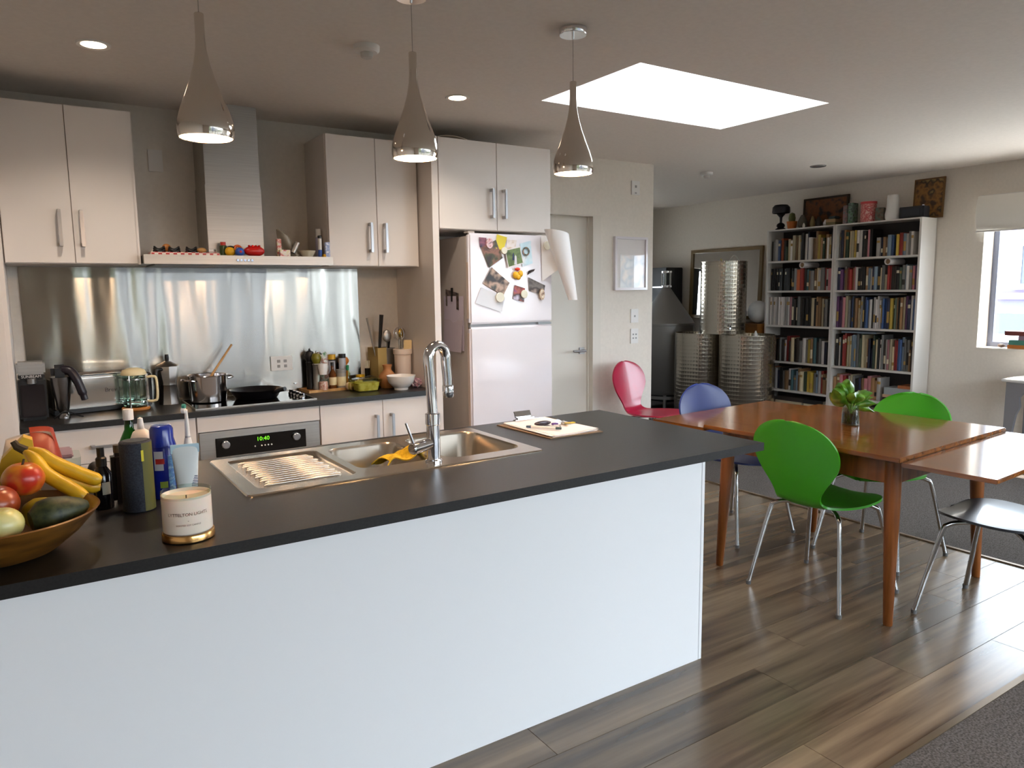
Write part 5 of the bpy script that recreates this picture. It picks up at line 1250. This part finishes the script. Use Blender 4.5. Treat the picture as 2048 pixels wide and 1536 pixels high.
def bookcases():
    bw = mat('bookcase white', (216, 212, 206), .45)
    dk = mat('bookcase back', (52, 49, 50), .6)
    def case(y0, y1, lab):
        t = thing('bookcase', lab, 'bookcase', (XB+.15, (y0+y1)/2, .006))
        for y in (y0, y1-.022): MB().box(XB, XF-.016, y, y+.022, .006, 2.285, bev=.001).build('side_panel', bw, t)
        for i, z in enumerate(SHELF):
            MB().box(XB+(.0 if i in (0, 6) else .004), XF-.02, y0+.0225, y1-.0225, z, z+(.022 if i < 6 else .0145), bev=.001).build('shelf', bw, t)
        MB().box(XB+.02, XF-.03, y0+.0225, y1-.0225, .006, .079).build('plinth', bw, t)
        MB().box(XF-.0195, XF-.016, y0+.0225, y1-.0225, .08, 2.27).build('back_panel', dk, t)
    case(4.921, 5.812, 'white bookcase behind the wine tanks, packed with books')
    case(3.975, 4.918, 'white bookcase nearest the window, packed with books')
    pages = mat('book pages', (206, 196, 172), .8)
    mats = {}
    rnd = random.Random(11)
    def bmat(k):
        v = rnd.randrange(3); key = (k, v)
        if key not in mats:
            c = PAL[k][1]; g_ = sum(c)/3; c = tuple(g_+(x-g_)*.82 for x in c); f = (1, .84, 1.12)[v]
            mats[key] = mat(f'cover {PAL[k][0]} {v}', tuple(min(235, x*f) for x in c), .45)
        return mats[key]
    def book_mesh(th, h, d, cover, band):
        """spine at x=0 (towards the room), centred in y, standing on z=0"""
        b = MB(); e = .0025
        b.box(.006, d, -th/2+e, th/2-e, .003, h-.004, m=1)
        b.box(.004, d+.003, -th/2, -th/2+e, 0, h).box(.004, d+.003, th/2-e, th/2, 0, h)
        n = 4; vs = []; 
        for z in (0, h):
            for i in range(n+1):
                a = PI*i/n; vs.append((.005-.005*math.sin(a), -math.cos(a)*th/2, z))
            vs.append((.0062, th/2-.0002, z)); vs.append((.0062, -th/2+.0002, z))
        k = n+3; fs = [tuple(range(k)), tuple(range(2*k-1, k-1, -1))]+[(i, k+i, k+(i+1) % k, (i+1) % k) for i in range(k)]
        b.add(vs, fs)
        if band is not None:
            z0, z1 = band
            vs = []
            for z in (h*z0, h*z1):
                for i in range(n+1):
                    a = PI*i/n; vs.append((.0044-.005*math.sin(a), -math.cos(a)*(th/2-.0004), z))
            b.add(vs, [(i, i+1, n+2+i, n+1+i) for i in range(n)], m=2)
        return b
    bandm = [mat('spine label light', (214, 204, 176), .5), mat('spine label dark', (40, 36, 34), .5), mat('spine label gold', (170, 136, 70), .4)]
    hs = {'slim': 0, 'thick': 0}
    where = ['bottom shelf', 'second shelf from the bottom', 'third shelf from the bottom', 'third shelf from the top', 'second shelf from the top', 'top shelf']
    where = ['lowest shelf', 'fifth shelf down', 'fourth shelf down', 'third shelf down', 'second shelf down', 'top shelf']
    def row(y_hi, y_lo, level, seq, side, fill=1.0, hrange=(.66, .9), lean_last=False, even=None):
        z = SHELF[level]+.0225; gap = SHELF[level+1]-z
        ths = []
        for ch in seq:
            base = rnd.uniform(.7, 1.35)
            if even and ch in even: base = .62
            ths.append(base)
        tot = sum(ths); W = (y_hi-y_lo-.006)*fill
        ths = [x*W/tot for x in ths]
        y = y_hi-.003
        for i, (ch, th) in enumerate(zip(seq, ths)):
            h = gap*rnd.uniform(*hrange)
            if even and ch in even: h = gap*(.86 if ch == 'w' else .8)
            if rnd.random() < .06 and not even: h *= .68
            d = rnd.uniform(.17, .2); x = XB+.035+rnd.uniform(0, .03)
            band = None if rnd.random() < .62 else ((.72, .84) if rnd.random() < .5 else (.2, .75))
            bm_ = rnd.choice(bandm[:2]) if ch in 'wctgly' else rnd.choice([bandm[0], bandm[2]])
            if ch in 'wclgy' and band: bm_ = bandm[1] if rnd.random() < .3 else bandm[2]
            if band and band[1]-band[0] > .3: band = (band[0], band[0]+rnd.uniform(.1, .5))
            tt = th-.0016
            o = book_mesh(tt, h, d, None, band).build('book', [bmat(ch), pages, bm_], loc=(0, 0, 0))
            o.location = (x, y-th/2, z+.0004)
            size = 'tall' if h > gap*.83 else ('short' if h < gap*.62 else '')
            thick = 'thick' if tt > .036 else ('slim' if tt < .022 else '')
            adj = ' '.join(a for a in (size, thick) if a)
            tag(o, f'{adj} {PAL[ch][0]} book, {ordinal(i+1)} from the tank end, {where[level]}, bookcase {side}'.strip(), 'book', None)
            o['group'] = f'books on the {where[level]} of the bookcase {side}'
            y -= th
        return y, z, gap
    A, B = 'behind tanks', 'near window'
    LH, LL = 5.812-.0225, 4.921+.0225
    RH, RL = 4.918-.0225, 3.975+.0225
    row(LH, LL, 5, 'KgwbokdcwctcckwnwttytdtwcK', A, .985)
    row(LH, LL, 4, 'kkkkkkkkkkkkkkKgorKetgtcwgrwm', A, .985, (.68, .79), even='k')
    row(LH, LL, 3, 'wwwwwwwwwwwwwgwmkKkgKkkkkckttckgk', A, .985, (.78, .88), even='w')
    row(LH, LL, 2, 'gKtkKgKwrKckKgwgyteKgwnk', A, .985, (.6, .75))
    row(LH, LL, 1, 'totwnkgtwegltcdyyglwrtt', A, .985, (.68, .84))
    row(RH, RL, 5, 'gntdccywwkKKmk', B, .43, (.76, .86))
    row(RH-.43, RL, 5, 'wnttlb', B+' centre', .40, (.5, .62))
    row(RH-.64, RL, 5, 'yrlwgw', B+' end', .72, (.6, .8))
    row(RH, RL, 4, 'npgtrrtmwkKktlwnlkcgcrrKKkGglwgmp', B, .985, (.68, .79))
    row(RH, RL, 3, 'pppmcgnbKtccgkbbgwkwwwwgbbnydGtktcpnwb', B, .985, (.76, .9))
    row(RH, RL, 2, 'KkwkrrycclllgGGcctnndckwgKwmccrrbblggtK', B, .985, (.76, .9))
    row(RH, RL, 1, 'ttmrmwcgkntmmttw', B, .62, (.66, .8))
    # stacks of flat books, low shelves
    def flat(x, y, z, sx_, sy_, h, col, lab, group=None, nm='book'):
        b = MB().box(x+.003, x+sx_, y-sy_/2+.003, y+sy_/2-.003, z+.003, z+h-.003, m=1).box(x, x+sx_, y-sy_/2, y+sy_/2, z, z+.003).box(x, x+sx_, y-sy_/2, y+sy_/2, z+h-.003, z+h).box(x, x+.004, y-sy_/2, y+sy_/2, z+.0031, z+h-.0031)
        o = b.build(nm, [mat('cover flat '+str(col), col, .5), pages], loc=(x+.1, y, z)); return tag(o, lab, 'book' if nm == 'book' else 'box', group)
    z = SHELF[1]+.023
    flat(XB+.03, 4.16, z, .2, .28, .05, (60, 40, 36), 'dark book lying lowest in the flat stack, fifth shelf down, bookcase near window')
    flat(XB+.03, 4.17, z+.051, .2, .27, .03, (196, 160, 130), 'pale tan book lying second in the flat stack on the fifth shelf down')
    flat(XB+.03, 4.15, z+.082, .2, .28, .075, (160, 166, 168), 'thick grey file lying upon the flat stack on the fifth shelf down', nm='file_box')
    flat(XB+.03, 4.08, z+.158, .2, .13, .03, (176, 104, 60), 'orange brown book topmost of the flat stack on the fifth shelf')
    z = SHELF[0]+.023
    for k, (c_, l_) in enumerate((((40, 40, 46), 'black'), ((90, 110, 130), 'slate'), ((200, 190, 160), 'cream'), ((60, 50, 46), 'brown'))):
        flat(XB+.03, 5.5-.02*k, z+.051*k, .2, .36, .05, c_, f'{l_} book lying in the flat stack on the lowest shelf behind the tanks')
    for k, (c_, l_) in enumerate((((46, 46, 60), 'navy'), ((120, 100, 80), 'tan'), ((206, 196, 170), 'pale'), ((40, 40, 40), 'charcoal'))):
        flat(XB+.03, 5.1+.01*k, z+.05*k, .2, .26, .049, c_, f'{l_} flat book stacked beside the divider on the lowest shelf')
    for k, (c_, l_) in enumerate((((50, 60, 100), 'blue'), ((120, 50, 50), 'maroon'), ((190, 180, 160), 'ivory'))):
        flat(XB+.03, 4.62, z+.06*k, .2, .36, .059, c_, f'{l_} flat book on the lowest shelf of the bookcase near window')
    # horizontal books lying on top of upright rows
    def laid(y, lvl, frac, sy_, col, lab):
        zz = SHELF[lvl]+.0225; g = SHELF[lvl+1]-zz
        flat(XB+.05, y, zz+g*frac+.003, .17, sy_, .018, col, lab)
    laid(4.5, 3, .905, .6, (110, 112, 116), 'thin grey book lying across the tops of the third row near window')
    laid(4.62, 2, .905, .4, (130, 146, 160), 'thin blue grey book lying across the tops of the fourth row near window')
    # paper rolls above the second rows
    for lab, y in (('white paper roll above the second row behind the tanks', 5.30), ('cream paper roll above the second row near the window', 4.29)):
        t = thing('paper_roll', lab, 'paper roll', (XB+.06, y, SHELF[5]-.06))
        zc = SHELF[5]-.037
        MB().lathe([(.028, 0), (.034, 0), (.034, .28), (.028, .28), (.028, 0)], (0, 0, 0), 24, M=Tr(XB-.03, y, zc) @ Ry(PI/2)).build('roll', paper, t)
        MB().lathe([(0, .02), (.0278, .02), (.0278, .03), (0, .03)], (0, 0, 0), 24, M=Tr(XB-.03, y, zc) @ Ry(PI/2)).build('core', mat('roll core', (150, 120, 90), .8), t)
bookcases()

def top_of_bookcases():
    Z = 2.2855; X = 7.6
    def lathe_thing(nm, lab, cat, x, y, parts, z=Z):
        t = thing(nm, lab, cat, (x, y, z))
        for pn, prof, m in parts: MB().lathe(prof, (x, y, z), 28).build(pn, m, t)
        return t
    dk = mat('dark bronze', (26, 22, 28), .4, .3)
    lathe_thing('table_lamp', 'small black table lamp with domed shade on the bookcase', 'lamp', X, 5.72,
                [('base', [(0, 0), (.06, 0), (.06, .015), (.035, .03), (.05, .05), (.04, .075), (.015, .09), (0, .09)], dk),
                 ('stem', [(0, .09), (.013, .09), (.016, .15), (.05, .19), (.04, .2), (0, .2)], dk),
                 ('shade', [(.098, .2), (.102, .215), (.098, .27), (.075, .295), (.02, .3), (0, .3)], dk)])
    t = lathe_thing('plant_pot', 'small cactus in an orange pot beside the black lamp', 'plant', X, 5.565,
                    [('pot', [(0, 0), (.045, 0), (.06, .085), (.062, .09), (.05, .088), (0, .08)], mat('orange pot', (196, 110, 40), .6)),
                     ('cactus', [(0, .08), (.035, .085), (.04, .13), (.03, .18), (0, .195)], mat('cactus', (90, 96, 50), .7))])
    # big brown picture
    def pic(nm, lab, y0, y1, z0, z1, x, cols, fr, frm, lean=.05):
        t = thing(nm, lab, 'picture', (x, (y0+y1)/2, z0))
        M = Tr(x, (y0+y1)/2, z0) @ Ry(lean) @ Rz(-PI/2) @ Rx(PI/2)
        w2, h = (y1-y0)/2, z1-z0
        MB().frame(-w2, w2, 0, h, -w2+fr, w2-fr, fr, h-fr, -.012, .012, M=M).build('frame', frm, t)
        MB().box(-w2+fr-.003, w2-fr+.003, fr-.003, h-fr+.003, -.006, .002, M=M).build('canvas', print_mat(nm+' canvas '+lab[:6], cols, 9, .5), t)
        return t
    pic('painting', 'wide dark brown painting leaning behind the small ornaments', 4.93, 5.50, Z, 2.63, XF-.06, [(30, 22, 16), (110, 62, 22), (90, 52, 20), (24, 18, 14)], .022, mat('dark frame', (50, 36, 20), .5))
    pic('painting', 'brown and gold patterned panel at the window end of the bookcase', 3.90, 4.20, Z, 2.685, XF-.065, [(60, 40, 20), (150, 104, 50), (40, 28, 20), (186, 150, 90)], .012, mat('gold brown frame', (110, 76, 34), .5))
    def orn(nm, lab, cat, y, w_, h, m, x=X-.03):
        o = MB().lathe([(0, 0), (w_*.7, 0), (w_, h*.25), (w_*.95, h*.5), (w_*.6, h*.8), (w_*.3, h), (0, h)], (x, y, Z), 20).build(nm, m, loc=(x, y, Z)); return tag(o, lab, cat)
    orn('stone_head', 'grey stone head ornament in front of the dark painting', 'ornament', 5.40, .055, .15, mat('grey stone', (86, 80, 70), .8))
    orn('carved_figure', 'tan carved figure beside the grey stone head', 'ornament', 5.27, .03, .125, mat('tan carving', (130, 110, 70), .7))
    orn('round_pot', 'dark round pot in front of the dark painting', 'ornament', 5.19, .04, .11, mat('dark pot', (50, 44, 38), .5))
    orn('tiny_figure', 'tiny white figure at the bookcase front edge', 'ornament', 5.34, .016, .05, mat('tiny white', (220, 214, 200), .6), X-.09)
    orn('shiny_bowl', 'small shiny ball ornament beside the stacked small books', 'ornament', 5.09, .03, .07, chrome, X-.05)
    for k, (c_, l_) in enumerate((((120, 106, 70), 'olive tan'), ((160, 130, 90), 'pale tan'))):
        tag(MB().box(X-.09, X+.05, 4.945, 5.06, Z+.034*k, Z+.034*k+.033, bev=.003).build('small_book', mat('small book '+l_, c_, .6), loc=(X, 5.0, Z+.034*k)), f'{l_} small book in the little stack on the bookcase top', 'book')
    tag(MB().box(X-.07, X+.03, 4.955, 5.05, Z+.0685, Z+.1, bev=.012).build('teal_box', mat('teal tin', (60, 76, 76), .5), loc=(X, 5.0, Z+.0685)), 'dark teal tin on the little book stack', 'tin')
    def card(lab, y0, y1, h, col, x=X-.02, rz=0.0):
        M = Tr(x, (y0+y1)/2, Z) @ Rz(rz)
        return tag(MB().box(-.05, .05, -(y1-y0)/2, (y1-y0)/2, 0, h, bev=.003, M=M).build('card_box', print_mat('card '+lab[:14], col, 22, .5), loc=(x, (y0+y1)/2, Z)), lab, 'box')
    card('grey and pink slim box beside the dark painting', 4.82, 4.87, .2, [(110, 120, 120), (150, 110, 110), (90, 100, 90)])
    card('green slim box beside the grey pink box', 4.755, 4.812, .22, [(60, 110, 60), (120, 140, 130), (50, 60, 50)])
    lathe_thing('tin', 'pink and red printed tin with red lid on the bookcase', 'tin', X-.02, 4.605,
                [('body', [(0, 0), (.078, 0), (.078, .19), (0, .19)], print_mat('pink tin', [(206, 90, 90), (226, 160, 150), (190, 50, 60), (230, 190, 180)], 26, .4)),
                 ('lid', [(0, .191), (.082, .191), (.082, .215), (0, .217)], mat('tin lid red', (206, 70, 70), .4))])
    card('small teal and brown card leaning beside the pink tin', 4.43, 4.51, .14, [(80, 110, 100), (110, 90, 70), (60, 70, 60)], rz=.3)
    lathe_thing('white_vase', 'tall white vase on top of the bookcase', 'vase', X-.03, 4.335,
                [('body', [(0, 0), (.06, 0), (.07, .02), (.072, .06), (.058, .14), (.054, .255), (.048, .255), (.05, .14), (.04, .02), (0, .015)], mat('vase white', (226, 224, 220), .3))])
    t = thing('radio', 'black radio cassette box on the bookcase in front of the gold panel', 'radio', (X-.03, 4.1, Z))
    MB().box(X-.09, X+.03, 3.985, 4.235, Z, Z+.115, bev=.006).build('body', mat('radio black', (26, 28, 34), .4), t)
    MB().box(X-.093, X-.089, 4.02, 4.2, Z+.02, Z+.09, bev=.001).build('grille', mat('radio grille', (44, 48, 56), .7), t)
    tag(MB().cyl((X-.05, 4.01, Z+.1155), .012, .01, n=16).build('dial', chrome, t), 'small chrome dial')
top_of_bookcases()

# ================================================================== WINE TANKS AND THE TANK CORNER
def tanks():
    def tank(lab, x, y, z, r, h, valve, loop):
        t = thing('wine_tank', lab, 'tank', (x, y, z))
        MB().lathe([(0, .004), (r-.004, 0), (r, .004), (r, h-.006), (r+.006, h-.004), (r+.006, h+.004), (r-.006, h+.004), (r-.006, h-.05), (0, h-.05)], (x, y, z), 72).build('drum', tank_m, t)
        MB().lathe([(0, h-.045), (r*.96, h-.045), (r*.96, h-.035), (0, h-.025)], (x, y, z), 48).build('floating_lid', ps_, t)
        if valve:
            v = MB().tube([(x-.54*r*.98, y-.83*r*.98+.02, z+.075), (x-.54*(r+.05), y-.83*(r+.05), z+.075)], .012, 12).build('tap', chrome, t)
            MB().box(x-.54*(r+.045)-.008, x-.54*(r+.045)+.008, y-.83*(r+.045)-.008, y-.83*(r+.045)+.008, z+.085, z+.11, bev=.002).build('tap_lever', mat('tap red', (60, 56, 60), .4), v)
        if loop:
            ru = Vector((.8368, -.5473, 0)); p0 = Vector((x, y, z+h))
            P = [tuple(p0+ru*(.05+.15*k/8)+Vector((0, 0, -.03+.105*math.sin(PI*k/8)))) for k in range(9)]
            MB().tube(smooth_path(P, 3), .008, 8).build('tube_loop', mat('clear hose', (190, 190, 180), .3), t)
            MB().tube([tuple(p0+ru*(-.02)+Vector((0, 0, -.03))), tuple(p0+ru*(-.04)+Vector((0, 0, .04)))], .008, 8).build('pressure_gauge', mat('gauge brass', (170, 150, 90), .3, 1), t)
        else:
            ru = Vector((.8368, -.5473, 0)); p0 = Vector((x, y, z+h))+ru*(.10 if 'right' in lab or 'bookcase' in lab else .0)
            MB().lathe([(0, -.03), (.03, -.03), (.028, .0), (.012, .028), (.008, .045), (0, .045)], tuple(p0), 20).build('airlock', white_pl, t)
        return t
    ps_ = mat('tank lid steel', (190, 186, 178), .25, 1)
    tank('floor standing dimpled wine tank nearest the bookcase', 7.05, 5.72, .0065, .32, 1.05, False, False)
    tank('floor standing dimpled wine tank beside the cone topped tank', 7.0, 6.385, .0065, .32, 1.05, False, False)
    tank('smaller dimpled wine tank stacked on the two floor tanks', 7.0, 6.05, 1.0615, .27, .855, True, True)
    # conical tank on a stand
    c = (7.12, 7.12, .0065)
    t = thing('conical_tank', 'grey steel tank with cone top and sight glass in the corner', 'tank', c)
    sm = mat('satin tank steel', (150, 148, 146), .4, .8)
    MB().lathe([(0, .21), (.34, .21), (.37, .25), (.372, 1.12), (.376, 1.125), (.376, 1.15), (.37, 1.155), (.06, 1.6), (.05, 1.62), (0, 1.62)], c, 72).build('vessel', sm, t)
    for i in range(4):
        a = PI/4+i*PI/2; MB().tube([(c[0]+.31*math.cos(a), c[1]+.31*math.sin(a), c[2]), (c[0]+.31*math.cos(a), c[1]+.31*math.sin(a), c[2]+.23)], .025, 12).build('leg', sm, t)
    MB().lathe([(.3, .15), (.335, .15), (.335, .19), (.3, .19), (.3, .15)], c, 40).build('stand_ring', sm, t)
    MB().cyl((c[0], c[1], c[2]+1.655), .048, .15, n=24).build('sight_glass', glass_c, t)
    for z in (1.615, 1.805): MB().cyl((c[0], c[1], c[2]+z), .07, .03, n=28, bev=.004).build('flange', chrome, t)
    for i in range(5):
        a = i*2*PI/5; MB().tube([(c[0]+.062*math.cos(a), c[1]+.062*math.sin(a), c[2]+1.64), (c[0]+.062*math.cos(a), c[1]+.062*math.sin(a), c[2]+1.81)], .006, 8).build('tie_rod', chrome, t)
    # black cabinet behind
    k = thing('speaker_cabinet', 'tall black cabinet standing behind the cone topped tank', 'cabinet', (7.5, 7.55, .0065))
    MB().box(7.42, 7.74, 7.42, 8.0, .0065, 1.9, bev=.01).build('body', mat('cabinet black', (20, 20, 22), .5), k)
    MB().box(7.414, 7.42, 7.5, 7.96, 1.62, 1.64).build('silver_trim', handle_m, k)
    MB().box(7.414, 7.42, 7.45, 7.97, .1, 1.5, bev=.004).build('front_panel', black_pl, k)
    # mirror
    m = thing('wall_mirror', 'big gilt framed mirror hanging behind the wine tanks', 'mirror', (7.73, 6.68, 1.2))
    M = Tr(7.735, 6.68, 1.2) @ Ry(.03) @ Rz(-PI/2) @ Rx(PI/2)
    MB().frame(-.60, .60, 0, .93, -.555, .555, .045, .885, -.012, .018, M=M).build('frame', mat('gilt frame', (120, 96, 56), .45), m)
    MB().box(-.56, .56, .04, .89, -.004, .004, M=M).build('mirror_glass', mat('mirror silver', (220, 220, 220), .03, 1), m)
    # wooden box and white lantern
    b = thing('wooden_chest', 'orange brown wooden chest between the wine tanks and wall', 'chest', (7.56, 6.05, .0065))
    MB().box(7.40, 7.72, 5.86, 6.3, .0065, 1.14, bev=.006).build('body', mat('chest wood', (136, 86, 30), .5), b)
    MB().box(7.39, 7.725, 5.85, 6.31, 1.141, 1.165, bev=.004).build('top', MATS['chest wood'], b)
    l = thing('paper_lantern', 'white round lantern on the wooden chest beside the bookcase', 'lantern', (7.58, 5.99, 1.166))
    MB().ell((7.58, 5.99, 1.306), (.128, .128, .14), n=32, k=20).build('globe', mat('lantern white', (214, 214, 212), .6), l)
    # window furniture
    r = thing('roman_blind', 'white roman blind gathered at the top of the far window', 'blind', (7.74, 2.75, 2.12))
    bl = mat('blind cloth', (236, 233, 226), .8)
    for i in range(3):
        MB().sheet(lambda u, v, i=i: (7.735-.012*i+.006*math.sin(9*u*(1+.2*i)+v*2)-.035*math.sin(PI*v)*(i+.4)/2, 3.575-2.11*u, 2.445-(.325-.03*(2-i))*v+.006*math.sin(6*u+i)), 24, 8, .003).build('fold', bl, r)
    MB().box(7.742, 7.772, 1.46, 3.58, 2.43, 2.46, bev=.003).build('head_rail', white_pl, r)
    MB().box(7.685, 7.705, 1.47, 3.57, 2.108, 2.125, bev=.002).build('bottom_bar', white_pl, r)
    Zs = 1.0
    for k, (c_, y0, y1, h, lab) in enumerate((((176, 104, 40), 2.75, 3.27, .035, 'orange book lowest in the window sill stack'), ((56, 110, 96), 2.8, 3.26, .045, 'green book second in the window sill stack'),
                                              ((120, 100, 116), 2.8, 3.18, .04, 'mauve book third in the window sill stack'), ((96, 40, 36), 2.82, 3.3, .042, 'dark red book topmost in the window sill stack'))):
        z0 = Zs+[.0, .036, .082, .123][k]
        b = MB().box(7.80, 7.93, y0, y1, z0, z0+.003).box(7.80, 7.93, y0, y1, z0+h-.003, z0+h).box(7.80, 7.805, y0, y1, z0+.003, z0+h-.003).box(7.806, 7.925, y0+.004, y1-.004, z0+.003, z0+h-.003, m=1)
        tag(b.build('book', [mat('sill '+lab[:8], c_, .5), MATS['book pages']], loc=(7.86, (y0+y1)/2, z0)), lab, 'book', 'books on the window sill')
    tag(MB().ell((7.86, 3.345, Zs+.02), (.03, .035, .019)).build('pebble', mat('sill pebble', (110, 90, 80), .7), loc=(7.86, 3.345, Zs)), 'small dark pebble at the end of the window sill stack', 'stone')
    # grey side table
    s = thing('side_table', 'grey painted side table with scalloped legs under the far window', 'table', (7.5, 2.5, .0065))
    gp = mat('grey paint', (128, 126, 130), .5); gt = mat('pale grey top', (206, 204, 200), .4)
    MB().box(7.30, 7.755, 1.9, 3.09, .735, .762, bev=.006).build('top', gt, s)
    for y in (1.94, 3.05):
        for x in (7.33, 7.72):
            poly = [(0, .734), (.16, .734), (.15, .66), (.11, .6), (.12, .52), (.09, .44), (.07, .3), (.06, .0065), (0, .0065)]
            sgn = 1 if y < 2.5 else -1
            MB().prism([(sgn*a, b_) for a, b_ in poly], -.02, .02, M=Tr(x, y, 0) @ Rz(PI/2) @ Rx(PI/2)).build('leg', gp, s)
    for y in (1.95, 3.04): MB().box(7.35, 7.70, y-.012, y+.012, .6, .734).build('apron', gp, s)
    for x in (7.33, 7.72): MB().box(x-.011, x+.011, 2.1, 2.89, .64, .734).build('apron', gp, s)
tanks()
